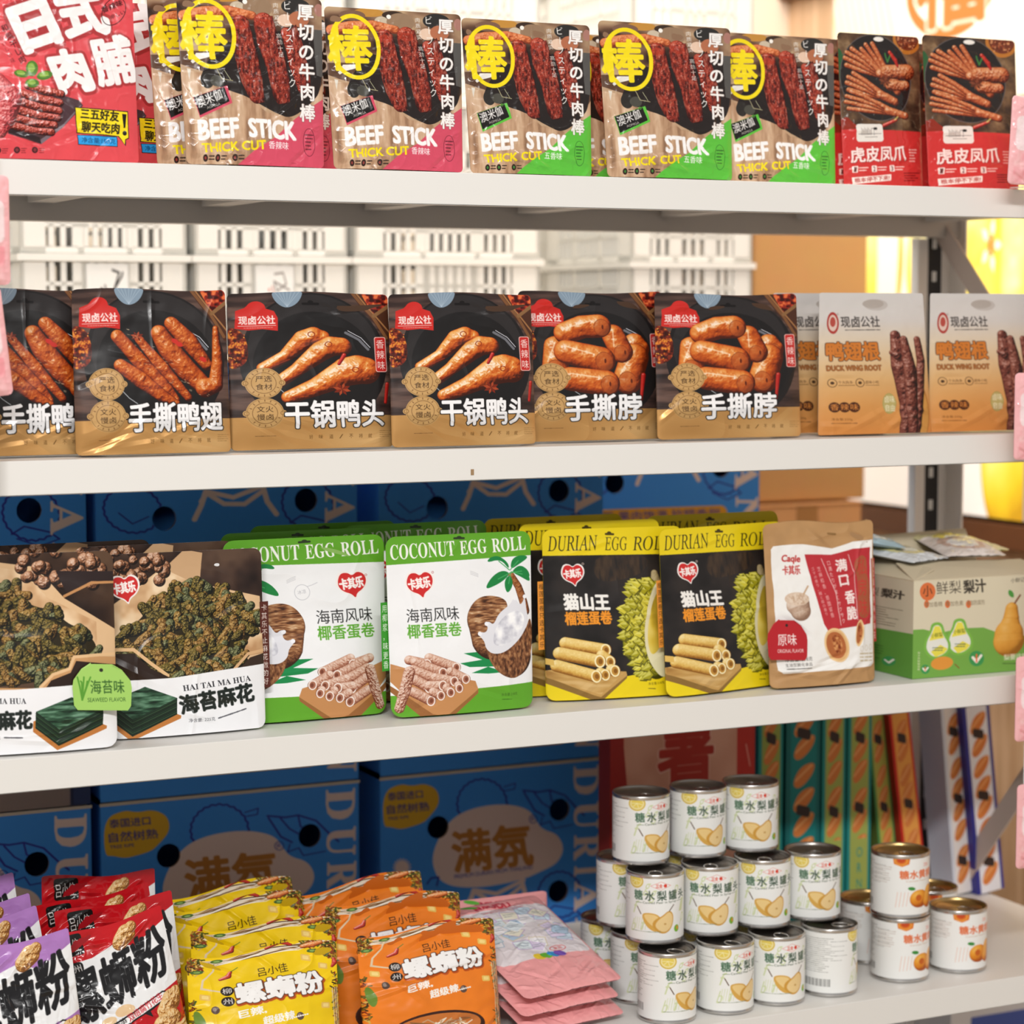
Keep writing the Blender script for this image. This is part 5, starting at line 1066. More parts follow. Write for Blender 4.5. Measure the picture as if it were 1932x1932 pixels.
# ------------------------------------------------------------------ background: crates, cartons, boxes, posters
def flat_art(name, art, p00, ux, uz, m, parent=None, keep=None):
    """print a flat rectangle: p00 top-left corner, ux along the width, uz down the height"""
    s, t = np.meshgrid(np.linspace(0, 1, art.w), np.linspace(0, 1, art.h))
    pos = np.array(p00) + s[..., None] * np.array(ux) + t[..., None] * np.array(uz)
    return grid_mesh(name, pos, art.c, m, parent, smooth=False, keep=keep)
CR = mat('crate_plastic', (0.90, 0.895, 0.87), 0.4); CRL = mat('crate_plastic_plate', (0.88, 0.885, 0.88), 0.4)
def crate_panel(bm, w, h, o, ax, plate, t=0.006):
    """open lattice wall of a crate in the plane through o along ax"""
    def q(x0, x1, z0, z1, d=t):
        if ax == 'x': bx(bm, o[0] + x0, o[0] + x1, o[1], o[1] + d, o[2] + z0, o[2] + z1)
        else: bx(bm, o[0], o[0] + d, o[1] + x0, o[1] + x1, o[2] + z0, o[2] + z1)
    p = 0.15 * w
    q(0, p, 0, h); q(w - p, w, 0, h); q(0, w, h - 0.013, h); q(0, w, 0, 0.009)
    rows = [0.009 + (h - 0.022) * k / 7 for k in range(8)]
    ribs = [p + (w - 2 * p) * k for k in (0.3, 0.72)]
    for z in rows[1:-1]: q(p, w - p, z - 0.0032, z + 0.0032, t + 0.002)
    for x in ribs: q(x - 0.005, x + 0.005, 0, h, t + 0.004)
    segs = [(p, ribs[0]), (ribs[0], ribs[1]), (ribs[1], w - p)]
    for i, (a, b) in enumerate(segs):
        if plate and i == 1: q(a, b, rows[5], h - 0.012)
        n = max(2, int((b - a) / 0.0155))
        for k in range(n): x = a + (b - a) * (k + 0.5) / n; q(x - 0.0043, x + 0.0043, 0.01, h - 0.01)
def make_crate(w, d, h, plate=True):
    root = empty('plastic_crate'); tag(root, 'x', 'crate')
    for nm, ax, o, ww, pl in (('front_panel', 'x', (0, 0, 0), w, plate), ('rear_panel', 'x', (0, d - 0.006, 0), w, False), ('side_panel', 'y', (0, 0, 0), d, False), ('side_panel', 'y', (w - 0.006, 0, 0), d, False)):
        bm = bmesh.new(); crate_panel(bm, ww, h, o, ax, pl); bm_obj(nm, bm, CR, root)
    bm = bmesh.new()
    for x0, x1, y0, y1 in ((-0.006, w + 0.006, -0.006, 0.0), (-0.006, w + 0.006, d, d + 0.006), (-0.006, 0, 0, d), (w, w + 0.006, 0, d)): bx(bm, x0, x1, y0, y1, h - 0.012, h - 0.001)
    bm_obj('rim', bm, CR, root)
    bm = bmesh.new(); bx(bm, 0.006, w - 0.006, 0.006, d - 0.006, 0.001, 0.004)
    for k in range(7): bx(bm, 0.01 + k * (w - 0.02) / 7, 0.018 + k * (w - 0.02) / 7, 0.006, d - 0.006, 0.004, 0.010)
    bm_obj('base', bm, CR, root)
    return root
HC = 0.262; zt = 0.100; lv = [zt - HC * 2, zt - HC, zt, zt + HC]
bm = bmesh.new(); bx(bm, 0.7, 2.25, 1.0, 1.8, lv[0] - 0.03, lv[0] - 0.001)
for x in (0.75, 2.16):
    for y in (1.04, 1.72): bx(bm, x, x + 0.04, y, y + 0.04, ZF, lv[0] - 0.03)
tbl = bm_obj('stock_table', bm, mat('table_grey', (0.55, 0.52, 0.50), 0.6)); tag(tbl, 'low grey stock table behind the rack carrying the white crates', 'table')
def stack_crate(x0, x1, y, d, yaw, what, plate=True, marks=True, levels=lv):
    w = x1 - x0; first = make_crate(w, d, HC - 0.001, plate)
    for i, z in enumerate(levels):
        c = first if i == 0 else copy_tree(first)
        c.location = (x0, y, z); c.rotation_euler = (0, 0, yaw)
        lab = {0: 'lowest', 1: 'second', 2: 'third', 3: 'topmost'}[i]
        c['label'] = 'white slatted plastic crate, %s of %s behind the rack' % (lab, what); c['group'] = 'white crates stacked behind the rack'
        if marks and i == 1:      # handwriting on the solid plate
            p = 0.15 * w; xa, xb = p + (w - 2 * p) * 0.34, p + (w - 2 * p) * 0.70; za, zb = 0.009 + (HC - 0.022) * 5 / 7 + 0.006, HC - 0.017
            a = Art([(0, 0), (100, 0), (100, 60), (0, 60)], 1.0, '#e9e9e6')
            a.line([(62, 10), (78, 14), (66, 40), (84, 20), (86, 14)], 4, '#33302e') if marks == 1 else a.line([(50, 14), (72, 12), (80, 30), (56, 42), (48, 26), (70, 34), (88, 40)], 3.4, '#8a8380')
            a.ell(36, 40, 3, 3, '#33302e' if marks == 1 else '#d89080'); a.line([(44, 34), (48, 46)], 3, '#33302e' if marks == 1 else '#b86a60')
            o = flat_art('label_plate', a, (xa, -0.0012, zb), (xb - xa, 0, 0), (0, 0, za - zb), CARD, c)
stack_crate(0.846, 1.113, 1.05, 0.36, 0, 'the leftmost crate stack', True, 1)
stack_crate(1.127, 1.388, 1.05, 0.36, 0, 'the crate stack second from the left', True, 2)
stack_crate(1.402, 1.742, 1.05, 0.36, 0, 'the middle crate stack', True, 0)
stack_crate(Xat(1192, 1.10, 0.1), Xat(1418, 1.10, 0.1), 1.10, 0.34, 0, 'the crate stack beside the brown cartons', False, 0)
stack_crate(Xat(1052, 1.46, 0.1), Xat(1184, 1.46, 0.1), 1.46, 0.3, 0, 'the narrow set-back crate stack', False, 0)

KR = mat('kraft_board', (0.76, 0.57, 0.36), 0.7, nscale=30, namp=0.12); TAPE = mat('brown_tape', (0.66, 0.47, 0.28), 0.3); KR2 = mat('kraft_board_light', (0.85, 0.62, 0.42), 0.65, nscale=25, namp=0.1)
def kraft(x0, x1, y0, d, z0, z1, m, lab, bulge=False, tape=True):
    bm = bmesh.new(); bx(bm, x0, x1, y0, y0 + d, z0, z1 - 0.004)
    o = bm_obj('cardboard_box', bm, m, bevel=0.003); tag(o, lab, 'cardboard box', 'brown cartons stacked behind the rack')
    bm = bmesh.new(); bx(bm, x0 - 0.002, (x0 + x1) / 2 - 0.001, y0 - 0.002, y0 + d, z1 - 0.004, z1 - 0.001); bx(bm, (x0 + x1) / 2 + 0.001, x1 + 0.002, y0 - 0.002, y0 + d, z1 - 0.004, z1 - 0.001); bm_obj('flap', bm, m, o)
    if tape:
        bm = bmesh.new(); xm = (x0 + x1) / 2; bx(bm, xm - 0.024, xm + 0.024, y0 - 0.0008, y0, z1 - 0.09, z1 - 0.004); bm_obj('tape', bm, TAPE, o)
    return o
kx0, kx1 = 2.30, 2.545
zk = Zat(1500, 945, 1.25)
kx0, kx1 = Xat(1420, 1.25, -0.1), Xat(1634, 1.25, -0.1)
kraft(kx0 - 0.012, kx1 - 0.02, 1.23, 0.3, zk - 0.34, zk - 0.004, KR2, 'light brown cardboard box under the tall brown carton at the right')
kraft(kx0, kx1, 1.25, 0.3, zk, zk + 0.70, KR, 'tall plain brown carton beside the yellow lit poster')
kraft(kx0 - 0.01, kx1 - 0.01, 1.24, 0.3, zk - 0.70, zk - 0.345, KR, 'lowest brown carton of the pile beside the wooden wall', tape=False)
kraft(kx0 + 0.0, kx1 - 0.01, 1.24, 0.3, ZF + 0.001, zk - 0.705, KR, 'bottom brown carton standing on the floor by the wooden wall', tape=False)

def carton(x0, y0, z0, w, h, d, art, lab, grp, bright=False):
    root = empty('durian_carton', (x0, y0, z0)); tag(root, lab, 'carton', grp)
    s, t = np.meshgrid(np.linspace(0, 1, art.w), np.linspace(0, 1, art.h)); keep = np.ones((art.h, art.w), bool)
    holes = ((0.25, 0.27), (0.80, 0.245), (0.795, 0.66), (0.25, 0.72))
    for cx, cz in holes: keep &= (((s - cx) * w) ** 2 + ((t - cz) * h) ** 2) > (0.017 ** 2)
    pos = np.stack([s * w, s * 0, (1 - t) * h], 2)
    grid_mesh('front_panel', pos, art.c, CARD, root, smooth=False, keep=keep)
    bm = bmesh.new(); B = mat('carton_blue', (0.23, 0.54, 0.86), 0.6); I_ = mat('carton_inside', (0.42, 0.30, 0.20), 0.8)
    e = 0.004; bx(bm, 0, e, 0.0005, d, 0, h); bx(bm, w - e, w, 0.0005, d, 0, h); bx(bm, 0, w, d - e, d, 0, h); bx(bm, 0, w, 0.0005, d, 0, e)
    bm_obj('box_body', bm, B, root)
    bm = bmesh.new(); bx(bm, 0, w, 0.0005, d, h - e, h); bx(bm, -0.0015, w + 0.0015, -0.0015, -0.0005, h - 0.004, h); bm_obj('lid', bm, mat('lid_board', (0.78, 0.72, 0.64), 0.7), root)
    for cx, cz in holes:
        bm = bmesh.new(); lathe(bm, [(0.0178, 0.0), (0.0178, 0.005)], 24)
        for q in bm.verts: q.co = Vector((cx * w + q.co.x, 0.0006 + q.co.z, (1 - cz) * h + q.co.y))
        bm_obj('hole_rim', bm, I_, root)
    return root
CT = art_carton(); SIX = art_six(); zc = -0.668; hc = 0.305
XS = ((0.43, 0.812), (0.826, 1.208), (1.242, 1.607)); N_ = ('left', 'middle', 'right')
bm = bmesh.new(); bx(bm, 0.40, 1.63, 0.57, 0.98, ZF, zc - hc * 2 - 0.003)
tag(bm_obj('pallet', bm, mat('pallet_wood', (0.6, 0.45, 0.3), 0.7)), 'low wooden pallet under the blue durian cartons', 'pallet')
for i, (a_, b_) in enumerate(XS):
    for k, z in enumerate((zc - hc * 2, zc - hc, zc, zc + hc)):
        w_ = ('bottom', 'visible lower', 'upper', 'topmost')[k]
        carton(a_, 0.56, z + 0.001, b_ - a_, hc - 0.002, 0.42, SIX if (i == 0 and k == 2) else CT, ('grey-brown and navy carton with a figure 6, behind the seaweed pouches' if (i == 0 and k == 2) else 'blue printed durian carton, %s one of the %s stack behind the rack' % (w_, N_[i])), 'blue durian cartons behind the rack')
xr = Xat(1338, 0.86, -0.3); zb = Zat(1338, 992, 0.86)
carton(1.612, 0.70, zb, xr - 1.612, 0.33, 0.28, CT, 'brighter blue durian carton with orange strip, furthest right of the blue ones', 'blue durian cartons behind the rack')
bm = bmesh.new(); bx(bm, 1.635, xr - 0.005, 0.71, 0.97, ZF, zb - 0.001); tag(bm_obj('stock_bin', bm, mat('bin_blue', (0.20, 0.38, 0.58), 0.6)), 'dark blue stock bin under the brighter blue carton', 'bin')

def lit_box(name, art, y0, y1, z0, z1, lab):
    root = empty(name, (XW, y0, z0)); tag(root, lab, 'poster')
    bm = bmesh.new(); bx(bm, -0.03, 0, 0, y1 - y0, 0, z1 - z0); bm_obj('frame', bm, mat('lightbox_frame', (0.8, 0.8, 0.8), 0.4), root)
    flat_art('picture', art, (-0.0308, y1 - y0, z1 - z0), (0, y0 - y1, 0), (0, 0, z0 - z1), LIT, root)
yA, yB_ = PX(1960, 700, XW)[0], PX(1625, 700, XW)[0]
lit_box('lit_poster', art_poster(), yA, yB_, ztr + 0.245, PX(1800, 240, XW)[1], 'large back-lit poster of yellow durian flesh on the right wall')
lit_box('lit_poster', art_poster_low(), yA, yB_, ztr + 0.005, ztr + 0.24, 'lower back-lit poster with durian below the large yellow poster')
fz1 = PX(1800, 66, XW)[1]; root = empty('wall_sign', (XW, 0, 0)); tag(root, 'cream sign with brown character high on the right wall', 'sign')
ya, yb = PX(1990, 30, XW)[0], PX(1590, 30, XW)[0]
bm = bmesh.new(); bx(bm, -0.022, 0, ya, yb, PX(1800, 200, XW)[1], PX(1800, -120, XW)[1]); bm_obj('board', bm, mat('sign_cream', (0.93, 0.89, 0.80), 0.6), root)
flat_art('lettering', art_fu(), (-0.0225, yb, PX(1800, -120, XW)[1]), (0, ya - yb, 0), (0, 0, PX(1800, 200, XW)[1] - PX(1800, -120, XW)[1]), CARD, root)
# pale pillar in front of the back wall
x0, x1 = Xat(1420, 1.9, 0.8), Xat(1512, 1.9, 0.8)
bm = bmesh.new(); bx(bm, x0, x1, 1.9, 2.1, ZF, 2.2); struct(bm_obj('trim_3', bm, mat('pillar_pink', (0.88, 0.80, 0.72), 0.6)))
x0, x1 = Xat(1512, 2.0, 0.8), Xat(1600, 2.0, 0.8)
bm = bmesh.new(); bx(bm, x0, x1 , 2.0, 2.1, ZF, 2.2); struct(bm_obj('trim_4', bm, mat('panel_tan', (0.72, 0.58, 0.46), 0.6)))
# ------------------------------------------------------------------ goods on the top shelf
W, H = dims(632, 873, 24, 0.035, Z1)
BEEF_R = pouch('beef_stick_pouch', art_beef(False), W, H, 0.010, GLOSS, 'stand', 0.006, 1.06, 0.0014, 11, 0.0016, back='#8a6a52', creases=10)
BEEF_G = pouch('beef_stick_pouch', art_beef(True), W, H, 0.010, GLOSS, 'stand', 0.006, 1.06, 0.0014, 17, 0.0016, back='#8a6a52', creases=10)
def item(src, used, label, cat, grp, **kw):
    o = src if not used else copy_tree(src)
    tag(o, label, cat, grp); put(o, **kw); return o
gB = 'beef stick pouches on the top shelf'
item(BEEF_R, 0, 'red-cornered beef stick pouch with a complete front, next to the green-cornered ones', 'snack pouch', gB, px=630, py0=0, Y=0.035, zs=Z1, pxr=873)
item(BEEF_R, 1, 'red-cornered beef stick pouch, first complete one right of the red pork jerky packs', 'snack pouch', gB, px=352, py0=0, Y=0.035, zs=Z1, s=1.04, pxr=611)
item(BEEF_R, 1, 'red-cornered beef stick pouch half hidden between pork jerky pack and first full beef pouch', 'snack pouch', gB, px=297, py0=0, Y=0.075, zs=Z1, s=1.03)
item(BEEF_R, 1, 'red-cornered beef stick pouch peeping out between the two full red-cornered ones', 'snack pouch', gB, px=395, py0=0, Y=0.095, zs=Z1, s=0.98)
item(BEEF_G, 0, 'green-cornered beef stick pouch, first green one next to the last red-cornered one', 'snack pouch', gB, px=888, py0=0, Y=0.04, zs=Z1, s=0.985, pxr=1116)
item(BEEF_G, 1, 'green-cornered beef stick pouch mostly hidden behind the first and second green ones', 'snack pouch', gB, px=1040, py0=0, Y=0.085, zs=Z1, s=0.96)
item(BEEF_G, 1, 'green-cornered beef stick pouch, second full green one, in the middle of the top shelf', 'snack pouch', gB, px=1146, py0=0, Y=0.035, zs=Z1, s=1.02, pxr=1381)
item(BEEF_G, 1, 'green-cornered beef stick pouch, last green one beside the chicken feet pouches', 'snack pouch', gB, px=1366, py0=0, Y=0.07, zs=Z1, s=1.02, pxr=1576)
W, H = dims(-45, 262, -24, 0.035, Z1)
PORK = pouch('pork_jerky_pack', art_pork(), W, H, 0.009, GLOSS, 'stand', 0.004, 1.0, 0.0012, 31, 0.0012, back='#b83a40', creases=8)
gP = 'red pork jerky packs on the top shelf'
item(PORK, 0, 'large red pork jerky pack in front at the left of the top shelf', 'snack pack', gP, px=-45, py0=0, Y=0.035, zs=Z1)
item(PORK, 1, 'red pork jerky pack mostly hidden behind the front pork jerky pack', 'snack pack', gP, px=88, py0=0, Y=0.125, zs=Z1, s=0.99)
W, H = dims(1752, 1922, 75, 0.05, Z1)
FEET = pouch('chicken_feet_pouch', art_feet(), W, H, 0.009, GLOSS, 'stand', 0.006, 1.03, 0.0011, 41, 0.001, back='#a82a28', creases=7)
gF = 'chicken feet pouches on the top shelf'
item(FEET, 0, 'red and brown chicken feet pouch at the far right of the top shelf', 'snack pouch', gF, px=1752, py0=0, Y=0.05, zs=Z1)
item(FEET, 1, 'red and brown chicken feet pouch right of the last green beef pouch', 'snack pouch', gF, px=1592, py0=0, Y=0.075, zs=Z1, pxr=1741)
item(FEET, 1, 'chicken feet pouch hidden behind the left of the two full ones, only its edge showing', 'snack pouch', gF, px=1566, py0=0, Y=0.115, zs=Z1, s=0.98)
item(FEET, 1, 'chicken feet pouch hidden behind the rightmost one, a strip showing in the gap', 'snack pouch', gF, px=1740, py0=0, Y=0.105, zs=Z1, s=0.98)

# ------------------------------------------------------------------ goods on the second shelf
W, H = dims(143, 432, 550, 0.03, Z2, 4)
gW = 'dark braised duck pouches on the second shelf'
def braised(kind, seed, taper=0.985, cr=0.0007):
    return pouch('braised_duck_pouch', art_braised(kind), W, H, 0.013, FILM, 'stand', 0.006, taper, 0.0011, seed, cr, back='#4a3426', creases=12, topwob=0.0015, gusset='#a07840')
K1 = braised('wing', 3); K2 = braised('head', 8); K3 = braised('neck', 23)
item(K1, 0, 'dark duck wing pouch second from the left, its whole front showing', 'snack pouch', gW, px=143, py0=0, Y=0.03, zs=Z2, lean=4, pxr=436)
item(K1, 1, 'dark duck wing pouch cut off by the left edge of the second shelf', 'snack pouch', gW, px=-98, py0=0, Y=0.06, zs=Z2, lean=4)
item(K2, 0, 'dark duck head pouch directly right of the duck wing pouches', 'snack pouch', gW, px=435, py0=0, Y=0.045, zs=Z2, lean=4, s=0.985, pxr=742)
item(K2, 1, 'dark duck head pouch, right one of the two, beside the duck neck pouches', 'snack pouch', gW, px=739, py0=0, Y=0.028, zs=Z2, lean=4, s=0.985, pxr=1011)
item(K3, 0, 'dark duck neck pouch, left one of the two, partly behind the duck head pouch', 'snack pouch', gW, px=983, py0=0, Y=0.065, zs=Z2, lean=4, s=1.0, pxr=1258)
item(K3, 1, 'dark duck neck pouch, right one, beside the pale duck wing root pouches', 'snack pouch', gW, px=1240, py0=0, Y=0.04, zs=Z2, lean=4, s=0.99, pxr=1511)
W, H = dims(1543, 1757, 556, 0.045, Z2, 4)
DR = pouch('duck_wing_root_pouch', art_duckroot(), W, H, 0.013, MATTE, 'stand', 0.003, 0.91, 0.0013, 51, 0.0012, back='#b8b2ac', creases=9)
gD = 'pale orange duck wing root pouches on the second shelf'
item(DR, 0, 'white to orange duck wing root pouch in the middle of the three', 'snack pouch', gD, px=1543, py0=0, Y=0.045, zs=Z2, lean=4)
item(DR, 1, 'white to orange duck wing root pouch at the right end of the second shelf', 'snack pouch', gD, px=1752, py0=0, Y=0.05, zs=Z2, lean=4)
item(DR, 1, 'white to orange duck wing root pouch squeezed behind the last dark duck neck pouch', 'snack pouch', gD, px=1456, py0=0, Y=0.105, zs=Z2, lean=4)

# ------------------------------------------------------------------ goods on the third shelf
def side_tab(root, text, col, ink, x, z0, z1, w=0.012, y=-0.002):
    a = Art([(0, 0), (20, 0), (20, 150), (0, 150)], 1.1, col); a.vtext(text, 10, 4, 10, 146, 13, ink, 0.25)
    s, t = np.meshgrid(np.linspace(0, 1, a.w), np.linspace(0, 1, a.h)); pos = np.stack([x + s * w, y + 0.004 * s, z1 + t * (z0 - z1)], 2)
    return grid_mesh('side_tab', pos, a.c, FILM, root)
def die_tag(root, col, ink, t1, t2, x, z, w, h, y, plant=False):
    a = Art([(0, 0), (110, 0), (110, 90), (0, 90)], 1.2, col)
    if plant:
        for k in range(5): a.line([(18, 70), (14 + k * 4, 44 - (k % 3) * 8), (10 + k * 6, 26 + (k % 2) * 8)], 3, '#5a9a34')
    a.text(t1, 34 if plant else 30, 58, 96 if plant else 80, 56, 26, ink, 0.7); a.text(t2, 28, 74, 98, 72, 8, ink, 0.2)
    a.ell(54, 12, 3.5, 3.5, '#2a2622')
    s, t = np.meshgrid(np.linspace(0, 1, a.w), np.linspace(0, 1, a.h))
    half = np.interp(t, [0, 0.12, 0.35, 0.5, 0.9, 1], [0.18, 0.34, 0.48, 0.5, 0.48, 0.42]); xx = np.clip(s - 0.5, -half, half)
    pos = np.stack([x + (xx + 0.5) * w, y + 0.002 * np.cos(s * 3), z - t * h - 0.08 * h * (s - 0.5)], 2)
    grid_mesh('flavour_tag', pos, a.c, FILM, root)
gS = 'seaweed twist pouches on the third shelf'
W, H = dims(-72, 217, 1046, 0.028, Z3, 3)
E0 = pouch('seaweed_twist_pouch', art_seaweed(True), W, H, 0.013, FILM, 'stand', 0.012, 1.0, 0.0010, 61, 0.0004, back='#e0e0e2', creases=4, gusset='#d8d8da')
item(E0, 0, 'brown and white seaweed twist pouch cut off by the left edge', 'snack pouch', gS, px=-72, py0=0, Y=0.028, zs=Z3, lean=3, yaw=-4)
die_tag(E0, '#a4d068', '#2f5a24', '海苔味', 'SEAWEED FLAVOR', W / 2 - 0.052, H * 0.43, 0.066, 0.052, -0.0165, True)
W, H = dims(208, 503, 1043, 0.058, Z3, 3)
E1 = pouch('seaweed_twist_pouch', art_seaweed(False), W, H, 0.013, FILM, 'stand', 0.010, 1.0, 0.0013, 67, 0.0012, back='#e0e0e2', creases=6, gusset='#d8d8da')
item(E1, 0, 'seaweed twist pouch with a red crest at its top left, beside the coconut rolls', 'snack pouch', gS, px=206, py0=0, Y=0.058, zs=Z3, lean=3)
side_tab(E1, '卡其乐不止麻花做的好', '#5a2a20', '#f0e4dc', W / 2 - 0.004, H * 0.22, H * 0.70)
die_tag(E1, '#a4d068', '#2f5a24', '海苔味', 'SEAWEED FLAVOR', -W / 2 - 0.012, H * 0.43, 0.062, 0.052, -0.003, True)
for k, (px, Y, s) in enumerate(((190, 0.115, 1.02), (20, 0.13, 1.04))):
    item(E1, 1, ('seaweed twist pouch standing behind the full seaweed pouch, only its dark top showing', 'seaweed twist pouch hidden behind the leftmost one, only its top edge showing')[k], 'snack pouch', gS, px=px - 40, py0=0, Y=Y, zs=Z3, lean=3, s=s)
gC = 'green and white coconut egg roll pouches on the third shelf'
W, H = dims(738, 1005, 1010, 0.05, Z3, 3)
CO_ = pouch('coconut_roll_pouch', art_coconut(), W, H, 0.013, FILM, 'stand', 0.013, 1.02, 0.0010, 71, 0.0003, back='#8cb860', creases=3, gusset='#5c9c28')
side_tab(CO_, '用椰浆，味更香', '#3a9a2c', '#f4faf0', -W / 2 - 0.011, H * 0.26, H * 0.64)
item(CO_, 0, 'green and white coconut egg roll pouch, its whole front showing, beside the durian rolls', 'snack pouch', gC, px=738, py0=0, Y=0.05, zs=Z3, lean=3)
CM = pouch('coconut_roll_pouch', art_coconut(True), W, H, 0.013, FILM, 'stand', 0.013, 1.02, 0.0010, 77, 0.0003, back='#8cb860', creases=3, gusset='#5c9c28')
item(CM, 0, 'green and white coconut egg roll pouch partly behind the seaweed twist pouch', 'snack pouch', gC, px=432, py0=0, Y=0.088, zs=Z3, lean=3, s=1.0, pxr=729)
for px, Y, t in ((425, 0.135, 'coconut egg roll pouch behind the left coconut pouch, dark green top showing'), (480, 0.215, 'hindmost coconut egg roll pouch behind the left coconut pouch'), (655, 0.172, 'coconut egg roll pouch behind the right coconut pouch, only its green top showing')):
    item(CO_, 1, t, 'snack pouch', gC, px=px, py0=0, Y=Y, zs=Z3, lean=2, s=1.02)
gU = 'yellow and black durian egg roll pouches on the third shelf'
W, H = dims(1030, 1288, 1000, 0.058, Z3, 3)
DU = pouch('durian_roll_pouch', art_durian(), W, H, 0.013, FILM, 'stand', 0.012, 1.02, 0.0010, 81, 0.0004, back='#b8a424', creases=3, gusset='#b8a01c')
side_tab(DU, '榴莲蛋卷只选卡其乐', '#f09a3a', '#4a3014', -W / 2 - 0.010, H * 0.30, H * 0.70)
item(DU, 0, 'yellow and black durian egg roll pouch next to the full coconut pouch', 'snack pouch', gU, px=1030, py0=0, Y=0.078, zs=Z3, lean=3, pxr=1288, Yr=0.055)
item(DU, 1, 'yellow and black durian egg roll pouch tucked behind the tan paper pouch', 'snack pouch', gU, px=1257, py0=0, Y=0.034, zs=Z3, lean=4, s=0.99, pxr=1484, Yr=0.074)
for px, Y, t in ((985, 0.12, 'durian egg roll pouch behind the left durian pouch, only its top showing'), (920, 0.21, 'hindmost durian egg roll pouch, its dark yellow top left of the left durian pouch'), (1225, 0.158, 'durian egg roll pouch behind the right durian pouch, a dark top edge showing')):
    item(DU, 1, t, 'snack pouch', gU, px=px, py0=0, Y=Y, zs=Z3, lean=2, s=1.02)
W, H = dims(1450, 1650, 986, 0.05, Z3, 4)
CQ = pouch('paper_snack_pouch', art_caqle(), W, H, 0.016, MATTE, 'stand', 0.008, 1.05, 0.0022, 91, 0.0016, back='#a8825a', creases=10, gusset='#a07c50', topwob=0.003, waist=0.012)
item(CQ, 0, 'tan paper pouch with white and red front, beside the pear juice box', 'snack pouch', None, px=1452, py0=0, Y=0.036, zs=Z3, lean=4, pxr=1650)
die_tag(CQ, '#b8242c', '#f8ece8', '原味', 'ORIGINAL FLAVOR', -W / 2 - 0.010, H * 0.415, 0.060, 0.052, -0.0155)
side_tab(CQ, '满口香脆原味小麻花', '#b83434', '#f0dcd8', W / 2 - 0.002, H * 0.24, H * 0.76, 0.008)
CQ2 = copy_tree(CQ); tag(CQ2, 'tan paper pouch mostly hidden behind the front tan paper pouch', 'snack pouch'); put(CQ2, 1452, 0, 0.108, Z3, lean=3, s=0.97)

# pear juice box, open at the top
bx0, by0 = 1.797, 0.028; bw, bd, bh = 0.232, 0.17, Zat(1717, 1098, 0.03) - Z3
jb = empty('juice_box', (bx0, by0, Z3 + 0.0005)); tag(jb, 'open beige and green pear juice box at the right of the third shelf', 'box')
flat_art('front_panel', art_juice_front(), (0, 0, bh), (bw, 0, 0), (0, 0, -bh), CARD, jb)
flat_art('side_panel', art_juice_side(), (0, bd, bh), (0, -bd, 0), (0, 0, -bh), CARD, jb)
BG = mat('card_beige', (0.84, 0.79, 0.68), 0.6); IN = mat('card_inside', (0.70, 0.62, 0.48), 0.7)
bm = bmesh.new(); bx(bm, 0.0006, bw, 0.0006, bd, 0, 0.003); bx(bm, bw - 0.003, bw, 0, bd, 0, bh); bx(bm, 0, bw, bd - 0.003, bd, 0, bh); bx(bm, 0.0006, 0.003, 0.0006, bd, 0, bh); bx(bm, 0.0006, bw, 0.0006, 0.003, 0, bh)
bm_obj('box_body', bm, IN, jb)
for nm, pts in (('flap', [(0, 0, bh), (bw, 0, bh), (bw, 0.07, bh + 0.012), (0.02, 0.07, bh + 0.016)]), ('flap', [(0, bd, bh), (0, 0, bh), (0.055, 0.03, bh + 0.010), (0.05, bd - 0.02, bh + 0.022)]), ('flap', [(0, bd, bh), (bw, bd, bh), (bw, bd + 0.03, bh + 0.045), (0.02, bd + 0.03, bh + 0.04)])):
    v = [Vector(p) for p in pts]; n = (v[1] - v[0]).cross(v[3] - v[0]).normalized() * 0.0015
    mesh_obj(nm, v + [q + n for q in v], [(0, 1, 2, 3), (7, 6, 5, 4), (0, 4, 5, 1), (1, 5, 6, 2), (2, 6, 7, 3), (3, 7, 4, 0)], BG, jb)
def sachet(cols, lab, loc, rot, w=0.09, h=0.12, name='juice_sachet'):
    a = Art([(0, 0), (90, 0), (90, 120), (0, 120)], 0.8, cols[0]); a.ell(45, 60, 32, 42, cols[1]); a.ell(45, 66, 22, 26, cols[2]); a.lines(20, 26, 70, 2, 8, '#7a7a7a', 3)
    r = pouch(name, a, w, h, 0.008, GLOSS, 'pillow', 0.006, 1.0, 0.0016, 5, 0.002, back=cols[0]); r.location = loc; r.rotation_euler = [math.radians(q) for q in rot]
    tag(r, lab, 'sachet', 'loose packs lying on the pear juice box'); return r
sachet(('#dfe3e6', '#e8dca0', '#f0ecd8'), 'shiny silver-white pack lying on the left of the open juice box', (bx0 + 0.07, 0.085, Z3 + bh + 0.020), (-84, 0, 20))
sachet(('#eadfd8', '#d8b8a8', '#f4f0ec'), 'pale pinkish pack lying on the middle of the open juice box', (bx0 + 0.15, 0.09, Z3 + bh + 0.022), (-84, 0, -15))
sachet(('#b8d4e0', '#e4ecf0', '#c8dce4'), 'pale blue pack lying behind the silver pack on the juice box', (bx0 + 0.06, 0.15, Z3 + bh + 0.035), (-80, 0, 70))
sachet(('#e8e2b0', '#f0dc60', '#f8f4e0'), 'pale yellow pack lying at the right of the open juice box', (bx0 + 0.19, 0.12, Z3 + bh + 0.024), (-84, 0, 5))
r_ = sachet(('#c83a3c', '#e8d8d0', '#b83034'), 'small red pack standing behind the open juice box', (bx0 + 0.01, 0.235, Z3), (-6, 0, 0), 0.11, bh + 0.045, 'red_pack')

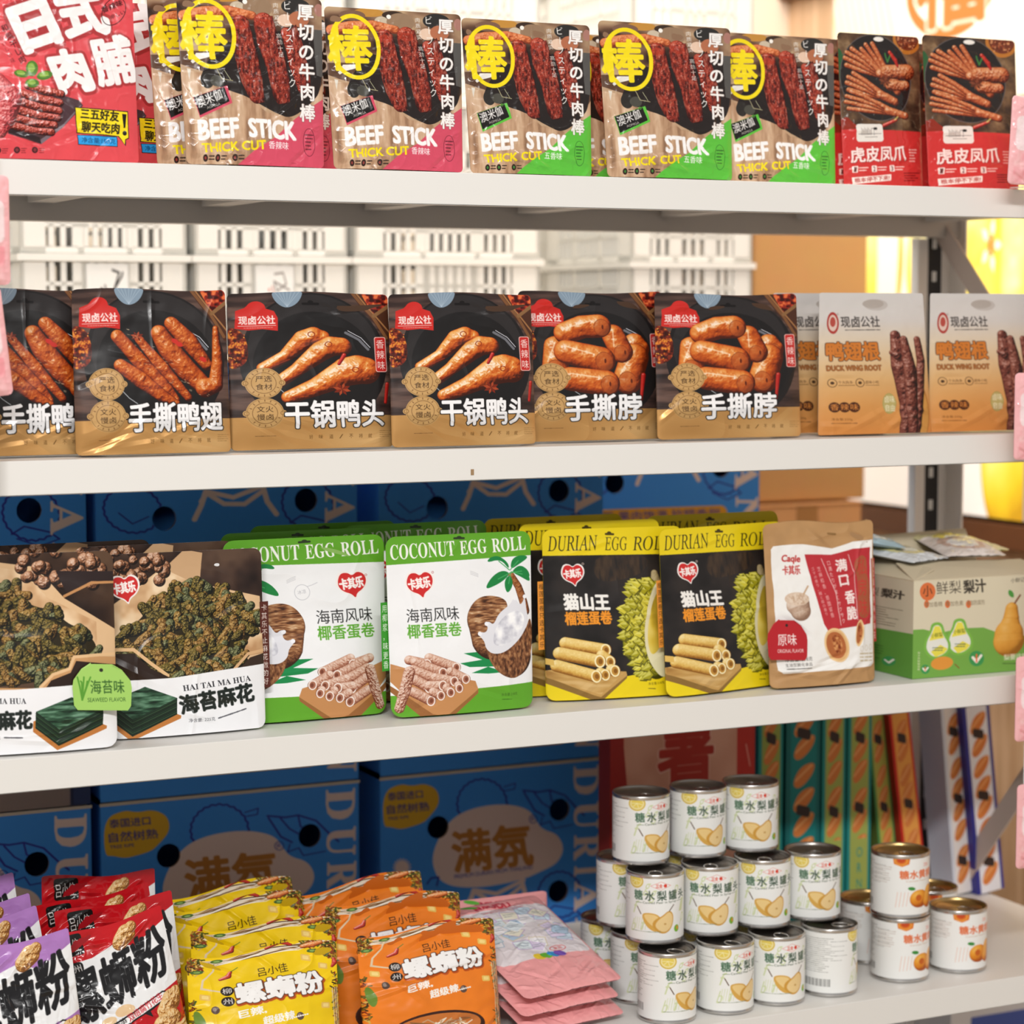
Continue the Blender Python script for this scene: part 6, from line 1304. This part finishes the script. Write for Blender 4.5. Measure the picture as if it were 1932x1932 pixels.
# ------------------------------------------------------------------ goods on the bottom shelf
gN = 'noodle bags at the front of the bottom shelf'
W, H = dims(688, 945, 1756, 0.07, Z4, 6)
NO = pouch('noodle_bag', art_noodle('#f08224', '#e07018'), W, H, 0.026, FILM, 'stand', 0.004, 1.0, 0.0022, 101, 0.0022, back='#c8641c', creases=12, top=0.10, topwob=0.004)
NY = pouch('noodle_bag', art_noodle('#f4ce12', '#e0b010'), W * 1.02, H, 0.026, FILM, 'stand', 0.004, 1.0, 0.0022, 107, 0.0024, back='#c8a418', creases=12, top=0.10, topwob=0.004)
def nb(src, used, label, px, Y, yt, roll=0.0, lean=6, yaw=0):
    o = item(src, used, label, 'noodle bag', gN, px=px, py0=0, Y=Y, zs=Z4, lean=lean, roll=roll, yaw=yaw)
    # stands on the bags below when its top is higher: scale to the seen height
    zt_ = Zat(px + 120, yt, Y + H * 0.1); s = (zt_ - Z4) / (H * math.cos(math.radians(lean)));
    o.scale = (1, 1, s); return o
nb(NO, 0, 'orange noodle bag at the very front, beside the pink jelly pouches', 688, 0.07, 1756, roll=-1.5)
nb(NO, 1, 'orange noodle bag directly behind the front orange one', 622, 0.145, 1700, roll=0.5)
nb(NO, 1, 'hindmost orange noodle bag, only its top edge showing', 573, 0.215, 1678, roll=-5)
nb(NY, 0, 'yellow noodle bag at the very front, beside the red snack bags', 362, 0.06, 1797, roll=0)
nb(NY, 1, 'yellow noodle bag directly behind the front yellow one', 366, 0.13, 1752, roll=1)
nb(NY, 1, 'yellow noodle bag third from the front, its top below the carton lettering', 322, 0.20, 1712, roll=-3)
nb(NY, 1, 'hindmost yellow noodle bag leaning against the blue carton side', 312, 0.27, 1688, roll=-4)
gR = 'crisp snack bags at the left of the bottom shelf'
W, H = dims(138, 366, 1735, 0.05, Z4, 8)
SR = pouch('crisp_bag', art_snack('#c4161f', '#c8202c'), W, H, 0.024, GLOSS, 'stand', 0.003, 1.0, 0.0024, 111, 0.0020, back='#a01820', creases=12, top=0.10, topwob=0.003)
SP = pouch('crisp_bag', art_snack('#b07cc0', '#9a5ca8'), W, H, 0.024, GLOSS, 'stand', 0.003, 1.0, 0.0024, 117, 0.0020, back='#8a5a98', creases=12, top=0.10, topwob=0.003)
def sb(src, used, label, px, Y, yt, roll, lean=8):
    o = item(src, used, label, 'snack bag', gR, px=px, py0=0, Y=Y, zs=Z4, lean=lean, roll=roll)
    zt_ = Zat(px + 110, yt, Y + H * 0.13); s = (zt_ - Z4 - abs(math.sin(math.radians(roll))) * W / 2) / (H * math.cos(math.radians(lean))); o.scale = (1, 1, s); return o
sb(SR, 0, 'red and white snack bag at the very front, tilted, beside the yellow noodle bag', 145, 0.05, 1738, -10)
sb(SR, 1, 'red and white snack bag second from the front of the red row', 140, 0.125, 1705, -4)
sb(SR, 1, 'red and white snack bag third from the front of the red row', 108, 0.19, 1690, -6)
sb(SR, 1, 'hindmost red and white snack bag under the blue carton print', 84, 0.255, 1655, 2)
sb(SP, 0, 'purple and white snack bag at the very front in the bottom left corner', -66, 0.012, 1780, -5)
sb(SP, 1, 'purple and white snack bag second from the front of the purple row', -104, 0.088, 1738, -8)
sb(SP, 1, 'purple and white snack bag third from the front of the purple row', -130, 0.155, 1712, -5)
sb(SP, 1, 'hindmost purple and white snack bag at the left edge', -155, 0.225, 1672, -5)

# pink jelly pouches: one upright at the back, three lying on top of each other
W = 0.155; H = 0.205
PK = pouch('jelly_pouch', art_pink(), W, H, 0.0088, GLOSS, 'pillow', 0.008, 1.0, 0.0016, 121, 0.0020, back='#f2b0b0', creases=12)
gJ = 'pink jelly pouches beside the pear cans'
def jl(o, lab, loc, rot):
    tag(o, lab, 'jelly pouch', gJ); o.location = loc; o.rotation_euler = [math.radians(q) for q in rot]; return o
zt_ = Zat(965, 1706, 0.24)
jx = Xat(962, 0.235, Z4)
U = copy_tree(PK); jl(U, 'pink jelly pouch standing upright at the back of the pink pile', (jx, 0.272, Z4 + 0.002), (-4, 0, 0)); U.scale = (1, 1, (zt_ - Z4) / H)
for k, (px, py, Y, lab) in enumerate(((1085, 1872, 0.05, 'topmost lying pink jelly pouch with clear window full of sachets'), (1080, 1905, 0.05, 'middle lying pink jelly pouch of the pile'), (1090, 1938, 0.05, 'lowest lying pink jelly pouch of the pile'))):
    q = P(px, py, Y); o = PK if k == 0 else copy_tree(PK)
    jl(o, lab, (q[0], Y, q[2] + 0.004), (-70, 0, 10))

# cans
STEEL = mat('tin', (0.80, 0.79, 0.78), 0.24, 1.0); STEELD = mat('tin_inner', (0.62, 0.60, 0.58), 0.3, 1.0); GOLDT = mat('tin_gold', (0.78, 0.66, 0.44), 0.28, 1.0)
def can(art, r, h, lidm):
    root = empty('food_can'); n = art.w
    t = np.linspace(0, 2 * math.pi, n); z = np.linspace(h - 0.0055, 0.0055, art.h); rr = r * 1.0
    # label: front centre of the print faces -y
    th = (t - math.pi) - math.pi / 2
    pos = np.stack([np.outer(np.ones(art.h), rr * np.cos(th)), np.outer(np.ones(art.h), rr * np.sin(th)), np.outer(z, np.ones(n))], 2)
    grid_mesh('label', pos, art.c, LABEL, root)
    bm = bmesh.new(); lathe(bm, [(0, 0.0015), (r * 0.9, 0.0015), (r * 0.93, 0), (r * 1.0, 0.0004), (r * 1.012, 0.0018), (r * 1.005, 0.0035), (r * 0.994, 0.005), (r * 0.994, h - 0.005), (r * 1.005, h - 0.0038), (r * 1.014, h - 0.002), (r * 1.005, h - 0.0004), (r * 0.975, h), (r * 0.95, h - 0.001)], 56)
    bm_obj('can_body', bm, STEEL, root, smooth=True)
    bm = bmesh.new(); lathe(bm, [(r * 0.95, h - 0.001), (r * 0.935, h - 0.0052), (r * 0.86, h - 0.0056), (r * 0.84, h - 0.0046), (r * 0.8, h - 0.0046), (r * 0.78, h - 0.0056), (r * 0.5, h - 0.0052), (r * 0.48, h - 0.0058), (0.0001, h - 0.0056)], 56)
    lid = bm_obj('lid', bm, lidm, root, smooth=True)
    bm = bmesh.new()      # ring pull
    R0, rt_ = 0.0105, 0.0011; rings = []
    for k in range(20):
        a_ = 2 * math.pi * k / 20; c = Vector((R0 * 0.85 * math.cos(a_), R0 * 1.25 * math.sin(a_) - r * 0.42, h - 0.0035)); d = Vector((math.cos(a_), math.sin(a_), 0))
        rings.append([bm.verts.new(c + d * rt_ * math.cos(b) + Vector((0, 0, rt_ * 0.7 * math.sin(b)))) for b in [2 * math.pi * j / 6 for j in range(6)]])
    for k in range(20):
        for j in range(6): bm.faces.new((rings[k][j], rings[(k + 1) % 20][j], rings[(k + 1) % 20][(j + 1) % 6], rings[k][(j + 1) % 6]))
    bx(bm, -0.004, 0.004, -r * 0.42 - 0.017, -r * 0.42 - 0.009, h - 0.0045, h - 0.0028)
    bm_obj('pull_tab', bm, STEEL, lid, smooth=True)
    return root
rP, hP = 0.0382, 0.0925; PEAR = can(art_can('pear'), rP, hP, STEELD)
gK = 'pear cans stacked on the bottom shelf'
ZB, ZM, ZT = Z4 + 0.0005, Z4 + hP + 0.001, Z4 + 2 * hP + 0.0015
spots = [  # column, depth, level, turn, label
 (1258, 0.055, ZB, 44, 'pear can at the front of the bottom row, beside the pink jelly pouches'), (1367, 0.057, ZB, 38, 'pear can second along the front of the bottom row'),
 (1464, 0.061, ZB, 22, 'pear can third along the front of the bottom row, next to the turned one'), (1563, 0.064, ZB, 100, 'pear can turned to show its barcode and small print'),
 (1235, 0.100, ZM, 2, 'pear can front left of the middle row, showing its whole label'), (1338, 0.102, ZM, 4, 'pear can second in the middle row with a whole label'),
 (1437, 0.104, ZM, 12, 'pear can third in the middle row'), (1532, 0.106, ZM, 18, 'pear can at the right end of the middle row, nothing above it'),
 (1209, 0.150, ZT, 34, 'pear can at the left of the three on top'), (1316, 0.152, ZT, 24, 'pear can in the middle of the three on top'), (1415, 0.150, ZT, 12, 'pear can at the right of the three on top'),
 (1178, 0.185, ZM, 34, 'pear can behind the middle row at the left, dark lid showing'), (1148, 0.225, ZB, 14, 'pear can at the back left of the bottom row, half behind the pink pouches'), (1205, 0.145, ZB, 30, 'pear can behind the front bottom row, wedged by the pink pouches'),
 (1330, 0.140, ZB, 10, 'pear can hidden in the second bottom row under the middle row'), (1430, 0.142, ZB, 10, 'pear can hidden in the second bottom row near the turned can'), (1300, 0.184, ZM, 10, 'pear can hidden behind the middle row under the top three')]
for i, (px, Y, Z, ry, lab) in enumerate(spots):
    o = PEAR if i == 0 else copy_tree(PEAR)
    o.location = (Xat(px, Y, Z), Y, Z); view = math.atan2(o.location.x - CAM[0], o.location.y - CAM[1])
    o.rotation_euler = (0, 0, -view + math.radians(ry)); tag(o, lab, 'can', gK)
rA, hA = 0.0400, 0.0885; PEACH = can(art_can('peach'), rA, hA, GOLDT); gA = 'peach cans at the right end of the bottom shelf'
for i, (px, Y, Z, ry, lab) in enumerate(((1697, 0.078, ZB, 40, 'peach can at the bottom of the pair stacked two high'), (1697, 0.079, Z4 + hA + 0.001, 32, 'peach can on top of the pair stacked two high'), (1806, 0.080, ZB, 36, 'single peach can at the right end of the shelf'), (1636, 0.172, ZB, 40, 'peach can half hidden behind the turned pear can'), (1752, 0.185, ZB, 40, 'peach can at the back between the stacked pair and the single one'))):
    o = PEACH if i == 0 else copy_tree(PEACH)
    o.location = (Xat(px, Y, Z), Y, Z); view = math.atan2(o.location.x, o.location.y - CAM[1]); o.rotation_euler = (0, 0, -view + math.radians(ry)); tag(o, lab, 'can', gA)

# tall boxes standing at the back of the bottom shelf
def tall_box(name, art, xl, xr, ytop, Y, d, lab, cat, grp, side, lean=0.0, yaw=0.0):
    X0, X1 = Xat(xl, Y, Z4), Xat(xr, Y, Z4); w = X1 - X0; h = Zat((xl + xr) / 2, ytop, Y) - Z4
    root = empty(name, (X0, Y, Z4 + 0.0008)); flat_art('front_panel', art, (0, 0, h), (w, 0, 0), (0, 0, -h), CARD, root)
    bm = bmesh.new(); bx(bm, 0, w, 0.0004, d, 0, h); bm_obj('box_body', bm, mat('side_' + side.strip('#'), hexc(side), 0.5), root)
    root.rotation_euler = (0, math.radians(lean), math.radians(yaw)); tag(root, lab, cat, grp)
    return root
tall_box('crisps_carton', art_redbox(), 1150, 1421, 1335, 0.335, 0.035, 'tall red and salmon crisps carton standing behind the pear cans', 'carton', None, '#8c2018')
ga = 'tall narrow snack boxes behind the cans'
for i, (xl, xr, A_, sd, lab) in enumerate(((1428, 1474, ('#9aa850', '#1f8c88', 1), '#1a7c78', 'olive and teal snack box beside the red crisps carton'), (1480, 1544, ('#12807e', '#0e6a6a', 2), '#0e6a6a', 'dark teal snack box with chips, second from the red carton'), (1548, 1592, ('#a4b058', '#1f8c88', 3), '#1a7c78', 'olive snack box right of the dark teal one'), (1596, 1640, ('#a4b058', '#1f8c88', 5), '#1a7c78', 'olive snack box beside the leaning red and green boxes'))):
    tall_box('snack_box', art_snackbox(*A_), xl, xr, 1335, 0.38, 0.10, lab, 'snack box', ga, sd)
for i, (xl, xr, yt, Y, A_, sd, ln, lab) in enumerate(((1668, 1700, 1342, 0.40, ('#b8b050', '#4c8c4c', 4), '#6c7c34', -7, 'green-yellow snack box leaning left behind the peach cans'), (1714, 1752, 1342, 0.385, ('#e8a04c', '#c8281c', 6), '#a82018', -8, 'red and orange snack box leaning beside the rack post'),
        (1800, 1840, 1330, 0.40, ('#f0e8e4', '#d8dce8', 4), '#c8ccd8', -6, 'white snack box with orange crisps leaning right of the rack post'), (1845, 1895, 1330, 0.385, ('#e8e8f0', '#34348c', 8), '#34348c', -7, 'purple-edged white snack box leaning furthest right'))):
    tall_box('snack_box', art_snackbox(*A_), xl, xr, yt, Y, 0.06, lab, 'snack box', ga, sd, lean=ln)

q = P(1890, 1905, 0.42)
bm = bmesh.new(); bx(bm, q[0] - 0.10, q[0] + 0.16, 0.42, 0.62, ZF, q[2] + 0.012); ob = bm_obj('packing_box', bm, mat('packing_white', (0.86, 0.87, 0.90), 0.5), bevel=0.002); tag(ob, 'white and blue packing box on the floor below the bottom shelf at the right', 'box')
bm = bmesh.new(); bx(bm, q[0] - 0.06, q[0] + 0.05, 0.4185, 0.4199, q[2] - 0.06, q[2] - 0.005); bm_obj('printed_band', bm, mat('band_blue', (0.25, 0.35, 0.68), 0.5), ob)
# pink candy pouches hanging in front of the shelf lips
a = Art([(0, 0), (100, 0), (100, 130), (0, 130)], 0.8, '#f3b6b8'); a.rrect(8, 30, 92, 80, 8, '#f4dcdc'); a.noise_poly([(8, 84), (92, 84), (92, 126), (8, 126)], ['#ee9aa0', '#f6c4c4'], 14, 2, 3)
HP = pouch('hanging_candy_pouch', a, 0.085, 0.115, 0.009, GLOSS, 'pillow', 0.006, 1.0, 0.0018, 131, 0.002, back='#f0b0b0')
gH = 'pink candy pouches hanging from clip strips'
def hang(o, px, pyb, Y, lab, ry=0, side='r'):
    q = P(px, pyb, Y); x = q[0] - 0.0425 if side == 'r' else q[0] + 0.0425
    o.location = (x, Y, q[2]); o.rotation_euler = (0, math.radians(ry), 0); tag(o, lab, 'candy pouch', gH)
hang(HP, 20, 538, -0.06, 'pink candy pouch hanging at the left edge above the duck wing pouches'); hang(copy_tree(HP), 26, 752, -0.06, 'lower pink candy pouch hanging at the left edge over a duck wing pouch', -6)
hang(copy_tree(HP), 1900, 350, -0.05, 'pink candy pouch hanging at the right edge before the chicken feet pouch', 3, 'l'); hang(copy_tree(HP), 1912, 868, -0.05, 'pink candy pouch hanging at the right edge in front of the second shelf lip', 0, 'l'); hang(copy_tree(HP), 1916, 1640, -0.05, 'pink candy pouch hanging at the right edge before the leaning boxes', 0, 'l')
hang(copy_tree(HP), 1914, 1400, -0.05, 'pink candy pouch hanging at the right edge in front of the third shelf lip', 0, 'l')
CL = mat('clear_strip', (0.92, 0.92, 0.92), 0.2)
for px, pyt, side, lab in ((-27, 340, 'r', 'clip strip carrying the pink pouches at the left edge'), (1962, 345, 'l', 'clip strip carrying the pink pouches at the right edge')):
    q = P(px, 400, -0.05); bm = bmesh.new(); zb_ = -0.30 if side == 'r' else -0.72
    bx(bm, q[0] - 0.006, q[0] + 0.006, -0.047, -0.0462, zb_, Z1 + 0.02); bx(bm, q[0] - 0.006, q[0] + 0.006, -0.047, 0.006, Z1 + 0.0015, Z1 + 0.0025)
    tag(bm_obj('clip_strip', bm, CL), lab, 'clip strip')
for blk in [m_ for m_ in bpy.data.meshes if m_.users == 0]: bpy.data.meshes.remove(blk)
